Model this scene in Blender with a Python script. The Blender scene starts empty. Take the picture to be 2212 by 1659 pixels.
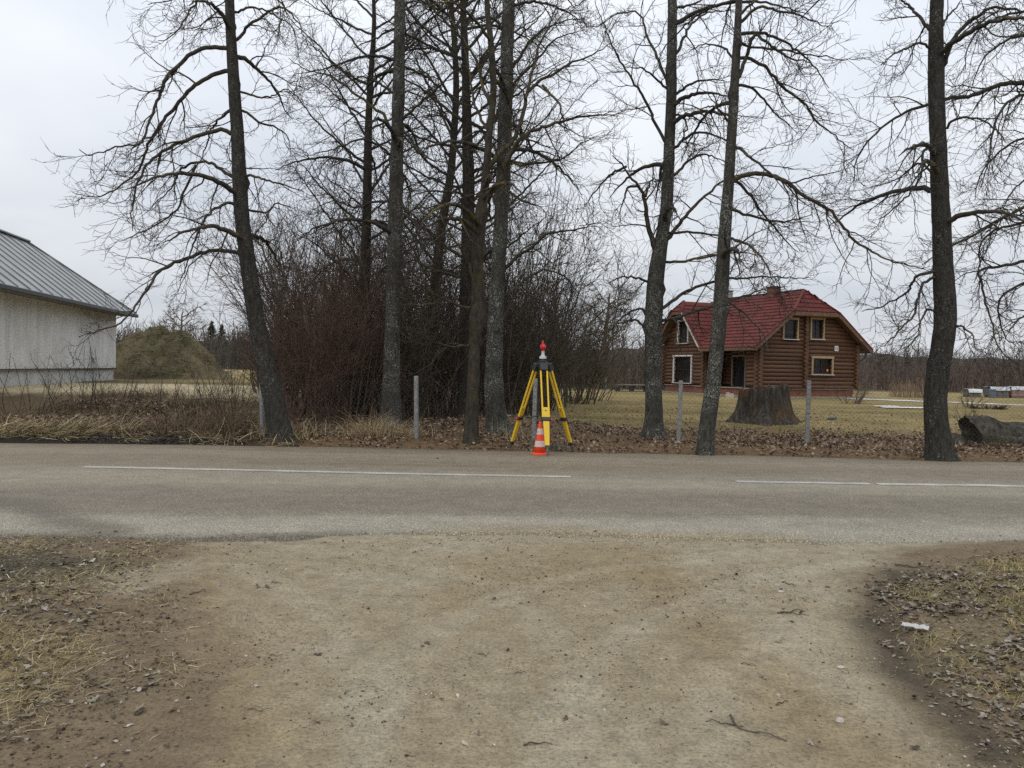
import bpy, math, random
import numpy as np
from mathutils import Vector, Matrix

# ------------------------------------------------------------------ camera, sky, sun, exposure
sc = bpy.context.scene
COL = sc.collection
W0, H0, F0 = 2212.0, 1659.0, 1726.0          # working frame of the photograph and its focal length in those pixels
CAM_H, PITCH, ROLL = 1.40, math.radians(1.145), math.radians(1.0)
cam_d = bpy.data.cameras.new('camera')
cam_d.sensor_fit = 'HORIZONTAL'; cam_d.sensor_width = 36.0; cam_d.lens = 36.0 * F0 / W0
cam_d.clip_start = 0.05; cam_d.clip_end = 3000
cam = bpy.data.objects.new('camera', cam_d); COL.objects.link(cam)
CR = Matrix.Rotation(math.pi / 2 - PITCH, 3, 'X') @ Matrix.Rotation(ROLL, 3, 'Z')
cam.matrix_world = Matrix.Translation((0, 0, CAM_H)) @ CR.to_4x4()
sc.camera = cam
sc.view_settings.view_transform = 'Standard'; sc.view_settings.look = 'None'
sc.view_settings.exposure = 0.0; sc.view_settings.gamma = 1.0
sc.view_settings.use_curve_mapping = False
sc.cycles.use_denoising = False          # at full samples the remaining grain reads like the phone's own
sc.cycles.max_bounces = 6; sc.cycles.diffuse_bounces = 3; sc.cycles.glossy_bounces = 2

SUN_EL, SUN_AZ = math.radians(48), math.radians(215)
world = bpy.data.worlds.new('World'); sc.world = world; world.use_nodes = True
nt = world.node_tree; nt.nodes.clear()
def wn(t, **k):
    n = nt.nodes.new(t)
    for a, b in k.items(): setattr(n, a, b)
    return n
def wmath(op, a, b=None, clamp=False):
    n = wn('ShaderNodeMath', operation=op, use_clamp=clamp)
    for i, v in enumerate((a, b)):
        if v is None: continue
        if isinstance(v, (int, float)): n.inputs[i].default_value = v
        else: nt.links.new(v, n.inputs[i])
    return n.outputs[0]
out = wn('ShaderNodeOutputWorld')
sky = wn('ShaderNodeTexSky', sky_type='NISHITA', sun_disc=False)
sky.sun_elevation = SUN_EL; sky.sun_rotation = SUN_AZ; sky.air_density = 1.0; sky.dust_density = 3.0
bg_sky = wn('ShaderNodeBackground'); bg_sky.inputs[1].default_value = 0.10
nt.links.new(sky.outputs[0], bg_sky.inputs[0])
tc = wn('ShaderNodeTexCoord'); sep = wn('ShaderNodeSeparateXYZ')
nt.links.new(tc.outputs['Generated'], sep.inputs[0])
zz = wmath('MAXIMUM', sep.outputs[2], 0.0)
den = wmath('ADD', zz, 0.22)
cmb = wn('ShaderNodeCombineXYZ')
nt.links.new(wmath('DIVIDE', sep.outputs[0], den), cmb.inputs[0])
nt.links.new(wmath('DIVIDE', sep.outputs[1], den), cmb.inputs[1])
cl = wn('ShaderNodeTexNoise'); cl.inputs['Scale'].default_value = 1.25; cl.inputs['Detail'].default_value = 5.0
cl.inputs['Roughness'].default_value = 0.48; cl.inputs['Distortion'].default_value = 0.3
off = wn('ShaderNodeVectorMath', operation='ADD'); off.inputs[1].default_value = (2.6, 0.7, 0.0)
nt.links.new(cmb.outputs[0], off.inputs[0]); nt.links.new(off.outputs[0], cl.inputs['Vector'])
# overcast luminance: horizon about 0.45 of the zenith, modulated by the cloud noise
grad = wmath('ADD', wmath('MULTIPLY', zz, 0.80), 0.60)
mod = wmath('ADD', wmath('MULTIPLY', wmath('SUBTRACT', cl.outputs['Fac'], 0.5), 0.46), 1.0)
lum = wmath('MULTIPLY', grad, mod)
ramp = wn('ShaderNodeValToRGB'); ramp.color_ramp.elements[0].position = 0.30; ramp.color_ramp.elements[1].position = 0.62
ramp.color_ramp.elements[0].color = (0.895, 0.95, 1.045, 1); ramp.color_ramp.elements[1].color = (0.945, 0.982, 1.03, 1)
nt.links.new(cl.outputs['Fac'], ramp.inputs[0])
tint = wn('ShaderNodeVectorMath', operation='SCALE')
nt.links.new(ramp.outputs[0], tint.inputs[0]); nt.links.new(lum, tint.inputs['Scale'])
bg_cl = wn('ShaderNodeBackground'); nt.links.new(tint.outputs[0], bg_cl.inputs[0]); bg_cl.inputs[1].default_value = 1.16
mx = wn('ShaderNodeMixShader'); mx.inputs[0].default_value = 0.93
nt.links.new(bg_sky.outputs[0], mx.inputs[1]); nt.links.new(bg_cl.outputs[0], mx.inputs[2])
nt.links.new(mx.outputs[0], out.inputs['Surface'])

sun_d = bpy.data.lights.new('sun', 'SUN'); sun_d.energy = 0.6; sun_d.angle = math.radians(22); sun_d.color = (1.0, 0.96, 0.90)
sun = bpy.data.objects.new('sun', sun_d); COL.objects.link(sun)
sd = Vector((math.sin(SUN_AZ) * math.cos(SUN_EL), math.cos(SUN_AZ) * math.cos(SUN_EL), math.sin(SUN_EL)))
sun.rotation_euler = sd.to_track_quat('Z', 'Y').to_euler()

# ------------------------------------------------------------------ helpers: rays, noise, meshes
CRn = np.array(CR)
def ray(x, y):
    return CRn @ np.array([x - W0 / 2, -(y - H0 / 2), -F0])
def P(x, y, Y):
    """world point seen at frame position (x, y) at distance Y in front of the camera"""
    d = ray(x, y); return np.array([0, 0, CAM_H]) + d * (Y / d[1])
def G(x, y, z=0.0):
    d = ray(x, y); return np.array([0, 0, CAM_H]) + d * ((z - CAM_H) / d[2])
def hit(x, y, p, n):
    d = ray(x, y); o = np.array([0, 0, CAM_H]); return o + d * (np.dot(p - o, n) / np.dot(d, n))
def pxr(w, Y): return 0.5 * w * Y / F0

def _h(ix, iy, s):
    n = (ix.astype(np.int64) * 374761393 + iy.astype(np.int64) * 668265263 + s * 1442695041) & 0x7fffffff
    n = ((n ^ (n >> 13)) * 1274126177) & 0x7fffffff
    return ((n ^ (n >> 16)) & 0xffff) / 65535.0
def vnoise(x, y, s=0):
    x = np.asarray(x, float); y = np.asarray(y, float)
    ix = np.floor(x); iy = np.floor(y); fx = x - ix; fy = y - iy
    fx = fx * fx * (3 - 2 * fx); fy = fy * fy * (3 - 2 * fy)
    a = _h(ix, iy, s); b = _h(ix + 1, iy, s); c = _h(ix, iy + 1, s); d = _h(ix + 1, iy + 1, s)
    return (a * (1 - fx) + b * fx) * (1 - fy) + (c * (1 - fx) + d * fx) * fy
def fbm(x, y, s=0, o=4):
    r = 0; a = 0.5; f = 1.0
    for i in range(o):
        r = r + a * vnoise(np.asarray(x) * f, np.asarray(y) * f, s + i * 17); a *= 0.5; f *= 2.03
    return r / (1 - 0.5 ** o)
def sstep(x, a, b):
    t = np.clip((np.asarray(x, float) - a) / (b - a), 0, 1); return t * t * (3 - 2 * t)
def sdist(px, py, poly):
    """signed distance to a polygon, positive inside"""
    px = np.asarray(px, float); py = np.asarray(py, float)
    d2 = np.full(px.shape, 1e18); ins = np.zeros(px.shape, bool); n = len(poly)
    for i in range(n):
        x0, y0 = poly[i]; x1, y1 = poly[(i + 1) % n]
        ex, ey = x1 - x0, y1 - y0
        t = np.clip(((px - x0) * ex + (py - y0) * ey) / (ex * ex + ey * ey + 1e-12), 0, 1)
        d2 = np.minimum(d2, (px - x0 - t * ex) ** 2 + (py - y0 - t * ey) ** 2)
        c = ((y0 > py) != (y1 > py)) & (px < ex * (py - y0) / (ey if abs(ey) > 1e-12 else 1e-12) + x0)
        ins ^= c
    return np.where(ins, 1, -1) * np.sqrt(d2)
def gpoly(pts): return [tuple(G(x, y)[:2]) for x, y in pts]

def raw_mesh(name, V, quads=None, tris=None, smooth=False, col=None):
    me = bpy.data.meshes.new(name)
    V = np.asarray(V, np.float32).reshape(-1, 3)
    q = np.zeros((0, 4), np.int32) if quads is None else np.asarray(quads, np.int32).reshape(-1, 4)
    t = np.zeros((0, 3), np.int32) if tris is None else np.asarray(tris, np.int32).reshape(-1, 3)
    me.vertices.add(len(V)); me.vertices.foreach_set('co', V.ravel())
    me.loops.add(q.size + t.size); me.loops.foreach_set('vertex_index', np.concatenate([q.ravel(), t.ravel()]))
    me.polygons.add(len(q) + len(t))
    st = np.concatenate([np.arange(len(q)) * 4, q.size + np.arange(len(t)) * 3]).astype(np.int32)
    me.polygons.foreach_set('loop_start', st)
    me.update(calc_edges=True)
    me.polygons.foreach_set('use_smooth', np.full(len(q) + len(t), bool(smooth)))
    if col is not None:
        a = me.color_attributes.new('col', 'FLOAT_COLOR', 'POINT')
        c = np.ones((len(V), 4), np.float32); c[:, :3] = col
        a.data.foreach_set('color', c.ravel())
    me.validate()
    return me
def link(name, me, mat=None, parent=None, loc=None, rot=None):
    o = bpy.data.objects.new(name, me); COL.objects.link(o)
    if mat is not None and me is not None and len(me.materials) == 0: me.materials.append(mat)
    if parent is not None: o.parent = parent
    if loc is not None: o.location = loc
    if rot is not None: o.rotation_euler = rot
    return o
def empty(name, loc=(0, 0, 0), rz=0.0, parent=None):
    o = bpy.data.objects.new(name, None); COL.objects.link(o); o.location = loc; o.rotation_euler = (0, 0, rz)
    o.empty_display_size = 0.2
    if parent is not None: o.parent = parent
    return o
def tag(o, label, cat, group=None):
    o['label'] = label; o['category'] = cat
    if group: o['group'] = group
    return o
def kind(o, k, label=None, cat=None):
    o['kind'] = k
    if label: o['label'] = label
    if cat: o['category'] = cat
    return o
class MB:
    """collects boxes, prisms and lathes into one mesh"""
    def __init__(s): s.v = []; s.f = []
    def add(s, V, Fs):
        b = len(s.v); s.v += [tuple(map(float, p)) for p in V]; s.f += [tuple(i + b for i in f) for f in Fs]; return s
    def box(s, x0, x1, y0, y1, z0, z1, m=None):
        V = [(x0, y0, z0), (x1, y0, z0), (x1, y1, z0), (x0, y1, z0), (x0, y0, z1), (x1, y0, z1), (x1, y1, z1), (x0, y1, z1)]
        if m is not None: V = [tuple(m @ Vector(p)) for p in V]
        return s.add(V, [(0, 3, 2, 1), (4, 5, 6, 7), (0, 1, 5, 4), (1, 2, 6, 5), (2, 3, 7, 6), (3, 0, 4, 7)])
    def prism(s, poly, d):
        """polygon of 3-D points extruded by vector d"""
        n = len(poly); d = np.array(d, float)
        V = [tuple(p) for p in poly] + [tuple(np.array(p, float) + d) for p in poly]
        return s.add(V, [tuple(range(n))[::-1], tuple(range(n, 2 * n))] + [(i, (i + 1) % n, n + (i + 1) % n, n + i) for i in range(n)])
    def lathe(s, prof, seg=20, c=(0, 0, 0), axis=None):
        n = len(prof); V = []
        for r, z in prof:
            for k in range(seg):
                a = 2 * math.pi * k / seg; p = Vector((r * math.cos(a), r * math.sin(a), z))
                if axis is not None: p = axis @ p
                V.append(tuple(p + Vector(c)))
        Fs = [(i * seg + k, i * seg + (k + 1) % seg, (i + 1) * seg + (k + 1) % seg, (i + 1) * seg + k) for i in range(n - 1) for k in range(seg)]
        Fs += [tuple(range(seg))[::-1], tuple((n - 1) * seg + k for k in range(seg))]
        return s.add(V, Fs)
    def beam(s, a, b, w, h, up=(0, 0, 1)):
        a = np.array(a, float); b = np.array(b, float); t = (b - a) / np.linalg.norm(b - a)
        r = np.cross(t, up); r /= np.linalg.norm(r); u = np.cross(r, t)
        V = [p + r * sx * w / 2 + u * sz * h / 2 for p in (a, b) for sx, sz in ((-1, -1), (1, -1), (1, 1), (-1, 1))]
        return s.add(V, [(0, 1, 2, 3), (7, 6, 5, 4), (0, 4, 5, 1), (1, 5, 6, 2), (2, 6, 7, 3), (3, 7, 4, 0)])
    def mesh(s, name='m', smooth=False, bev=0.0):
        me = bpy.data.meshes.new(name); me.from_pydata(s.v, [], s.f); me.validate()
        if bev > 0:
            import bmesh
            bm = bmesh.new(); bm.from_mesh(me)
            bmesh.ops.recalc_face_normals(bm, faces=bm.faces)
            bmesh.ops.bevel(bm, geom=list(bm.edges), offset=bev, segments=1, affect='EDGES', clamp_overlap=True)
            bm.to_mesh(me); bm.free()
        else:
            import bmesh
            bm = bmesh.new(); bm.from_mesh(me); bmesh.ops.recalc_face_normals(bm, faces=bm.faces); bm.to_mesh(me); bm.free()
        if smooth:
            for p in me.polygons: p.use_smooth = True
        return me
    def build(s, name, mat, parent=None, smooth=False, bev=0.0, loc=None, rot=None):
        return link(name, s.mesh(name, smooth, bev), mat, parent, loc, rot)

def tube_arrays(pts, rad, sides, base=0, twist=None):
    """pts (N,S,3), rad (N,S) -> verts, quads"""
    N, S, _ = pts.shape
    t = np.empty_like(pts); t[:, 1:-1] = pts[:, 2:] - pts[:, :-2]; t[:, 0] = pts[:, 1] - pts[:, 0]; t[:, -1] = pts[:, -1] - pts[:, -2]
    t /= np.linalg.norm(t, axis=2, keepdims=True) + 1e-9
    ref = np.zeros((N, 1, 3)); m = t.mean(axis=1); ax = np.argmin(np.abs(m), axis=1); ref[np.arange(N), 0, ax] = 1
    n1 = np.cross(t, np.broadcast_to(ref, t.shape)); n1 /= np.linalg.norm(n1, axis=2, keepdims=True) + 1e-9
    n2 = np.cross(t, n1)
    a = 2 * np.pi * np.arange(sides) / sides
    V = pts[:, :, None, :] + rad[:, :, None, None] * (np.cos(a)[None, None, :, None] * n1[:, :, None, :] + np.sin(a)[None, None, :, None] * n2[:, :, None, :])
    idx = base + np.arange(N * S * sides).reshape(N, S, sides); nx = np.roll(idx, -1, axis=2)
    Q = np.stack([idx[:, :-1], nx[:, :-1], nx[:, 1:], idx[:, 1:]], axis=-1).reshape(-1, 4)
    return V.reshape(-1, 3), Q
class TB:
    """collects tubes into one mesh"""
    def __init__(s): s.V = []; s.Q = []; s.n = 0; s.C = []
    def add(s, pts, rad, sides, col=None):
        if len(pts) == 0: return s
        v, q = tube_arrays(np.asarray(pts, float), np.asarray(rad, float), sides, s.n)
        s.V.append(v); s.Q.append(q); s.n += len(v)
        if col is not None: s.C.append(np.repeat(np.asarray(col, float), pts.shape[1] * sides, axis=0))
        return s
    def build(s, name, mat, parent=None, org=(0, 0, 0), smooth=True):
        me = raw_mesh(name, np.concatenate(s.V) - np.array(org), np.concatenate(s.Q), smooth=smooth, col=np.concatenate(s.C) if s.C else None)
        return link(name, me, mat, parent)
def spline(pts, n):
    """Catmull-Rom through pts (k,d), n samples evenly spread by chord length"""
    p = np.asarray(pts, float); k = len(p)
    if k == 2: t = np.linspace(0, 1, n)[:, None]; return p[0] * (1 - t) + p[1] * t
    e = np.concatenate([[2 * p[0] - p[1]], p, [2 * p[-1] - p[-2]]])
    L = np.concatenate([[0], np.cumsum(np.linalg.norm(np.diff(p[:, :3], axis=0), axis=1))]); s = np.linspace(0, L[-1], n)
    i = np.clip(np.searchsorted(L, s, side='right') - 1, 0, k - 2); u = ((s - L[i]) / (L[i + 1] - L[i] + 1e-9))[:, None]
    a, b, c, d = e[i], e[i + 1], e[i + 2], e[i + 3]
    return 0.5 * ((2 * b) + (c - a) * u + (2 * a - 5 * b + 4 * c - d) * u ** 2 + (-a + 3 * b - 3 * c + d) * u ** 3)

# ------------------------------------------------------------------ materials
class NT:
    def __init__(s, name, rough=0.85, spec=0.3):
        s.m = bpy.data.materials.new(name); s.m.use_nodes = True; s.t = s.m.node_tree; s.b = s.t.nodes['Principled BSDF']
        s.b.inputs['Roughness'].default_value = rough; s.b.inputs['Specular IOR Level'].default_value = spec
    def n(s, t, **k):
        nd = s.t.nodes.new(t)
        for a, b in k.items(): setattr(nd, a, b)
        return nd
    def l(s, a, b): s.t.links.new(a, b)
    def coord(s, scale=(1, 1, 1), kindc='Object'):
        c = s.n('ShaderNodeTexCoord'); m = s.n('ShaderNodeMapping'); m.inputs['Scale'].default_value = scale
        s.l(c.outputs[kindc], m.inputs[0]); return m.outputs[0]
    def noise(s, v, scale, detail=4, rough=0.55, dist=0.0):
        k = s.n('ShaderNodeTexNoise'); k.inputs['Scale'].default_value = scale; k.inputs['Detail'].default_value = detail
        k.inputs['Roughness'].default_value = rough; k.inputs['Distortion'].default_value = dist
        s.l(v, k.inputs['Vector']); return k.outputs['Fac']
    def vor(s, v, scale, feat='F1', rnd=1.0):
        k = s.n('ShaderNodeTexVoronoi', feature=feat); k.inputs['Scale'].default_value = scale
        k.inputs['Randomness'].default_value = rnd; s.l(v, k.inputs['Vector']); return k
    def ramp(s, f, stops):
        r = s.n('ShaderNodeValToRGB'); e = r.color_ramp.elements
        while len(e) < len(stops): e.new(0.5)
        for i, (p, c) in enumerate(stops):
            e[i].position = p; e[i].color = (*c, 1) if len(c) == 3 else c
        s.l(f, r.inputs[0]); return r.outputs[0]
    def mix(s, f, a, b, mode='MIX'):
        m = s.n('ShaderNodeMix', data_type='RGBA', blend_type=mode)
        for sock, v in ((m.inputs[0], f), (m.inputs[6], a), (m.inputs[7], b)):
            if isinstance(v, (int, float)): sock.default_value = v
            elif isinstance(v, tuple): sock.default_value = (*v, 1) if len(v) == 3 else v
            else: s.l(v, sock)
        return m.outputs[2]
    def math(s, op, a, b=0.0):
        m = s.n('ShaderNodeMath', operation=op)
        for i, v in enumerate((a, b)):
            if isinstance(v, (int, float)): m.inputs[i].default_value = v
            else: s.l(v, m.inputs[i])
        return m.outputs[0]
    def bump(s, h, strength=0.4, dist=0.02):
        b = s.n('ShaderNodeBump'); b.inputs['Strength'].default_value = strength; b.inputs['Distance'].default_value = dist
        s.l(h, b.inputs['Height']); s.l(b.outputs[0], s.b.inputs['Normal'])
    def color(s, c):
        if isinstance(c, tuple): s.b.inputs['Base Color'].default_value = (*c, 1)
        else: s.l(c, s.b.inputs['Base Color'])
        return s.m
    def attr(s, name='col'):
        a = s.n('ShaderNodeAttribute', attribute_name=name); return a.outputs['Color']
g3 = lambda v: (v, v, v)

def m_plain(name, c, rough=0.6, spec=0.4, var=0.25, scale=12.0, bump=0.0, metal=0.0):
    k = NT(name, rough, spec); v = k.coord(); n = k.noise(v, scale, 5)
    lo = tuple(x * (1 - var) for x in c); hi = tuple(min(1, x * (1 + var)) for x in c)
    k.color(k.ramp(n, [(0.3, lo), (0.7, hi)])); k.b.inputs['Metallic'].default_value = metal
    if bump: k.bump(k.noise(v, scale * 6, 3), bump, 0.01)
    return k.m
def m_attr(name, rough=0.9, spec=0.2, transl=False):
    k = NT(name, rough, spec); c = k.attr(); v = k.coord(); n = k.noise(v, 60, 3)
    k.color(k.mix(1.0, c, k.ramp(n, [(0.25, g3(0.72)), (0.75, g3(1.25))]), 'MULTIPLY')); return k.m
def m_bark(name, base, dark, lich, amount, sc_=1.0, moss=0.0):
    k = NT(name, 0.95, 0.1); v = k.coord((1, 1, 0.35)); v0 = k.coord()
    n = k.noise(v, 22 * sc_, 6, 0.65); c = k.ramp(n, [(0.32, dark), (0.68, base)])
    patch = k.noise(v0, 2.2, 3); sp = k.noise(v0, 38 * sc_, 3, 0.6); sp2 = k.noise(v0, 9 * sc_, 4, 0.7)
    f = k.math('MULTIPLY', k.ramp(sp, [(0.60 - amount, g3(0)), (0.66 - amount, g3(1))]), k.ramp(patch, [(0.42, g3(0.06)), (0.64, g3(1))]))
    f2 = k.ramp(sp2, [(0.64 - amount * 0.6, g3(0)), (0.70 - amount * 0.6, g3(0.75))])
    c = k.mix(k.math('MAXIMUM', f, k.math('MULTIPLY', f2, k.ramp(patch, [(0.45, g3(0)), (0.6, g3(1))]))), c, lich)
    if moss: c = k.mix(k.ramp(k.noise(v0, 3.0, 4), [(0.5, g3(0)), (0.68, g3(moss))]), c, (0.13, 0.115, 0.022))
    k.color(c); k.bump(k.math('ADD', n, k.math('MULTIPLY', sp, 0.4)), 1.0, 0.04); return k.m
M = {}
M['bark'] = m_bark('grey_bark', (0.074, 0.068, 0.058), (0.024, 0.022, 0.019), (0.24, 0.245, 0.22), 0.0)
M['bark_lichen'] = m_bark('lichen_bark', (0.090, 0.084, 0.070), (0.028, 0.026, 0.022), (0.29, 0.305, 0.265), 0.065)
M['bark_brown'] = m_bark('brown_bark', (0.082, 0.071, 0.056), (0.030, 0.025, 0.020), (0.20, 0.195, 0.16), -0.04, 0.8, 0.22)
M['bark_dark'] = m_bark('dark_bark', (0.06, 0.052, 0.042), (0.022, 0.019, 0.015), (0.12, 0.12, 0.10), -0.03)
def m_branch(name, a, b, moss):
    k = NT(name, 0.95, 0.1); v = k.coord(); n = k.noise(v, 14, 4); c = k.ramp(n, [(0.3, a), (0.7, b)])
    if moss: c = k.mix(k.ramp(k.noise(v, 1.7, 3), [(0.56, g3(0)), (0.7, g3(moss))]), c, (0.15, 0.125, 0.03))
    return k.color(c)
M['branch'] = m_branch('branch_bark', (0.032, 0.029, 0.025), (0.085, 0.077, 0.064), 0.45)
M['branch_moss'] = m_branch('mossy_branch_bark', (0.035, 0.03, 0.022), (0.095, 0.082, 0.055), 0.8)
M['twig'] = m_branch('twig_bark', (0.038, 0.033, 0.029), (0.078, 0.068, 0.058), 0)
M['shrub'] = m_branch('shrub_bark', (0.047, 0.038, 0.029), (0.130, 0.106, 0.081), 0)
M['shrub_red'] = m_branch('reddish_shrub_bark', (0.080, 0.054, 0.041), (0.160, 0.108, 0.083), 0)
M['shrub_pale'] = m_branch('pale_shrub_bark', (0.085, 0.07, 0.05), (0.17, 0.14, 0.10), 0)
M['litter'] = m_attr('plant_litter')
M['shrub_olive'] = m_branch('olive_shrub_bark', (0.060, 0.050, 0.034), (0.140, 0.118, 0.080), 0)
# ------------------------------------------------------------------ ground, road
rng = np.random.default_rng(7)
NEAR = [(-60, 5.6), (-9, 6.1)] + [tuple(G(x, y)[:2]) for x, y in ((0, 1159), (160, 1161), (350, 1167), (480, 1164), (620, 1159), (820, 1154), (1100, 1152), (1320, 1156), (1500, 1163), (1700, 1168), (1900, 1174), (2060, 1172), (2212, 1169))] + [(9, 7.1), (60, 8.2)]
FAR = [(-60, 14.1)] + [tuple(G(x, y)[:2]) for x, y in ((0, 958), (400, 962), (800, 969), (1200, 978), (1600, 985), (2000, 996), (2212, 1000))] + [(60, 12.6)]
NX, NY = np.array(NEAR).T; FX, FY = np.array(FAR).T
def near_edge(X): return np.interp(X, NX, NY) + 0.10 * (fbm(np.asarray(X) * 1.7, np.zeros_like(X), 3) - 0.5) + 0.06 * (vnoise(np.asarray(X) * 9, np.zeros_like(X), 5) - 0.5)
def far_edge(X): return np.interp(X, FX, FY) + 0.12 * (fbm(np.asarray(X) * 1.3, np.zeros_like(X) + 9, 13) - 0.5)
def road_z(X, Y):
    a, b = near_edge(X), far_edge(X); v = (Y - a) / (b - a)
    return 0.012 + 0.05 * (1 - (2 * v - 1) ** 2) + 0.012 * (fbm(X * 0.7, Y * 1.2, 31) - 0.5)
def gz(X, Y):
    X = np.asarray(X, float); Y = np.asarray(Y, float)
    z = -0.12 * sstep(Y, 20, 46) * sstep(X, -2, 4)
    z = z + 0.62 * sstep(Y, 14.6, 21.5) * sstep(-X, 3.2, 8.5) + 0.55 * sstep(Y, 24, 40) * sstep(-X, 1.0, 3.2) * (1 - sstep(-X, 3.2, 8.5))
    z = z + 0.30 * np.exp(-(((X + 0.3) / 2.3) ** 2 + ((Y - 17.6) / 1.7) ** 2)) + 0.14 * np.exp(-(((X - 6.4) / 2.0) ** 2 + ((Y - 20.6) / 1.8) ** 2))
    # verge beyond the road: a low ragged bank of soil and leaves
    fe = far_edge(X); z = z + 0.07 * sstep(Y, fe + 0.05, fe + 0.5) * (1 - sstep(Y, 15.5, 18)) * (0.5 + fbm(X * 1.1, Y * 1.1, 41))
    z = z + 0.07 * (fbm(X * 0.8, Y * 0.8, 51) - 0.5) * sstep(Y, 13.5, 15)
    # near side: wheel ruts and soft bumps
    nr = 1 - sstep(Y, 6.5, 7.2)
    z = z + nr * (0.045 * (fbm(X * 0.9 + 3, Y * 0.9, 61) - 0.5) + 0.022 * (fbm(X * 4, Y * 4, 62) - 0.5) + 0.012 * (fbm(X * 13, Y * 13, 63, 2) - 0.5))
    side = np.maximum(sstep(-X, 1.5, 3.2), sstep(X, 1.9, 3.2)) * (1 - sstep(Y, 5.2, 6.6))
    z = z + nr * side * (0.05 + 0.05 * (fbm(X * 2.2, Y * 2.2, 64) - 0.5))
    ne = near_edge(X); z = z - 0.022 * np.exp(-((Y - ne + 0.06) / 0.16) ** 2) * sstep(fbm(X * 0.9, X * 0 + 2.2, 71), 0.35, 0.6)
    # bed of the road
    rd = sstep(Y, ne + 0.02, ne + 0.16) * (1 - sstep(Y, fe - 0.16, fe - 0.02))
    return z * (1 - rd) - 0.10 * rd
def gz1(x, y): return float(gz(np.array([x]), np.array([y]))[0])

POLY_DRIVE = gpoly([(455, 1140), (425, 1200), (430, 1270), (455, 1340), (480, 1440), (495, 1560), (480, 1660), (380, 2000), (2500, 2000), (2085, 1659), (1985, 1540), (1890, 1430), (1845, 1330), (1885, 1250), (1960, 1190), (2230, 1160), (1900, 1140), (1100, 1130)])
POLY_STRAW = gpoly([(-150, 1375), (60, 1362), (215, 1385), (200, 1420), (150, 1460), (115, 1510), (-20, 1580), (-250, 1590)])
POLY_LEAFR = gpoly([(1905, 1225), (2230, 1195), (2500, 1210), (2700, 1800), (2290, 1760), (2140, 1640), (2060, 1560), (1960, 1455), (1890, 1360), (1880, 1290)])
POLY_LEAFL = gpoly([(-300, 1230), (120, 1290), (330, 1330), (300, 1450), (170, 1560), (130, 1700), (-400, 1800)])
POLY_DARKR = gpoly([(1900, 1235), (1990, 1240), (1960, 1310), (1985, 1400), (2060, 1490), (2200, 1600), (2280, 1680), (2120, 1660), (1980, 1530), (1890, 1440), (1845, 1340), (1855, 1280)])
POLY_PALE = gpoly([(215, 1255), (300, 1235), (420, 1215), (400, 1245), (330, 1265), (300, 1290), (245, 1290)])

def axis(parts):
    r = []
    for a, b, s in parts:
        n = max(1, int(round((b - a) / s))); r += list(np.linspace(a, b, n, endpoint=False))
    r.append(parts[-1][1]); return np.array(r)
gx = axis([(-900, -120, 130), (-120, -30, 6), (-30, -14, 0.6), (-14, -5, 0.16), (-5, 5, 0.065), (5, 14, 0.16), (14, 34, 0.6), (34, 130, 6), (130, 900, 130)])
gy = axis([(-300, -20, 70), (-20, 1.8, 1.2), (1.8, 7.2, 0.065), (7.2, 12.6, 0.6), (12.6, 18, 0.10), (18, 26, 0.22), (26, 62, 0.8), (62, 160, 6), (160, 1300, 120)])
GXX, GYY = np.meshgrid(gx, gy); X = GXX.ravel(); Y = GYY.ravel()
Z = gz(X, Y)
def lerp(a, b, f): return a * (1 - f[:, None]) + np.asarray(b) * f[:, None]
n1 = fbm(X * 0.55, Y * 0.55, 101); n2 = fbm(X * 2.1, Y * 2.1, 102); n3 = fbm(X * 7, Y * 7, 103, 3); n4 = fbm(X * 0.23, Y * 0.4, 104)
wob = (n2 - 0.5) * 0.7 + (n3 - 0.5) * 0.25
C = np.tile(np.array([0.296, 0.256, 0.184]), (len(X), 1))                           # packed pale grit of the drive
C = lerp(C, (0.318, 0.282, 0.214), sstep(n1, 0.48, 0.72) * 0.55)
C = lerp(C, (0.248, 0.204, 0.134), sstep(n2 * 0.45 + n4 * 0.55, 0.48, 0.66) * 0.6)   # ochre sand
trk = np.minimum.reduce([np.abs(sdist(X, Y, gpoly(t))) for t in ([(440, 1190), (432, 1290), (470, 1400), (500, 1560), (503, 1560), (473, 1400), (435, 1290), (443, 1190)], [(1395, 1230), (1480, 1330), (1640, 1470), (1850, 1640), (1854, 1640), (1643, 1470), (1483, 1330), (1398, 1230)])])
C = lerp(C, (0.225, 0.175, 0.104), (1 - sstep(trk + wob * 0.25, 0.05, 0.32)) * 0.65)
C = lerp(C, (0.235, 0.182, 0.104), sstep(sdist(X, Y, gpoly([(880, 1200), (1150, 1170), (1450, 1190), (1440, 1250), (1200, 1270), (1020, 1310), (960, 1330), (930, 1280)])) + wob * .6, -.2, .25) * .5)
C = lerp(C, (0.245, 0.192, 0.115), sstep(sdist(X, Y, gpoly([(500, 1560), (620, 1600), (560, 1720), (380, 1720)])) + wob * .5, -.15, .15) * .7)
C = lerp(C, (0.19, 0.148, 0.095), sstep(n3, 0.56, 0.74) * sstep(n1, 0.42, 0.6) * 0.35)
def track(pts):
    p = np.array([G(a_, b_)[:2] for a_, b_ in pts]); s_ = spline(np.concatenate([p, p[:, :1] * 0], 1), 24)[:, :2]; d_ = np.full(len(X), 9.0); near_ = (Y > 1) & (Y < 8) & (np.abs(X) < 6)
    for q_ in range(23):
        e_ = s_[q_ + 1] - s_[q_]; t_ = np.clip(((X[near_] - s_[q_, 0]) * e_[0] + (Y[near_] - s_[q_, 1]) * e_[1]) / (e_ @ e_), 0, 1)
        d_[near_] = np.minimum(d_[near_], np.hypot(X[near_] - s_[q_, 0] - t_ * e_[0], Y[near_] - s_[q_, 1] - t_ * e_[1]))
    return d_
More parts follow.
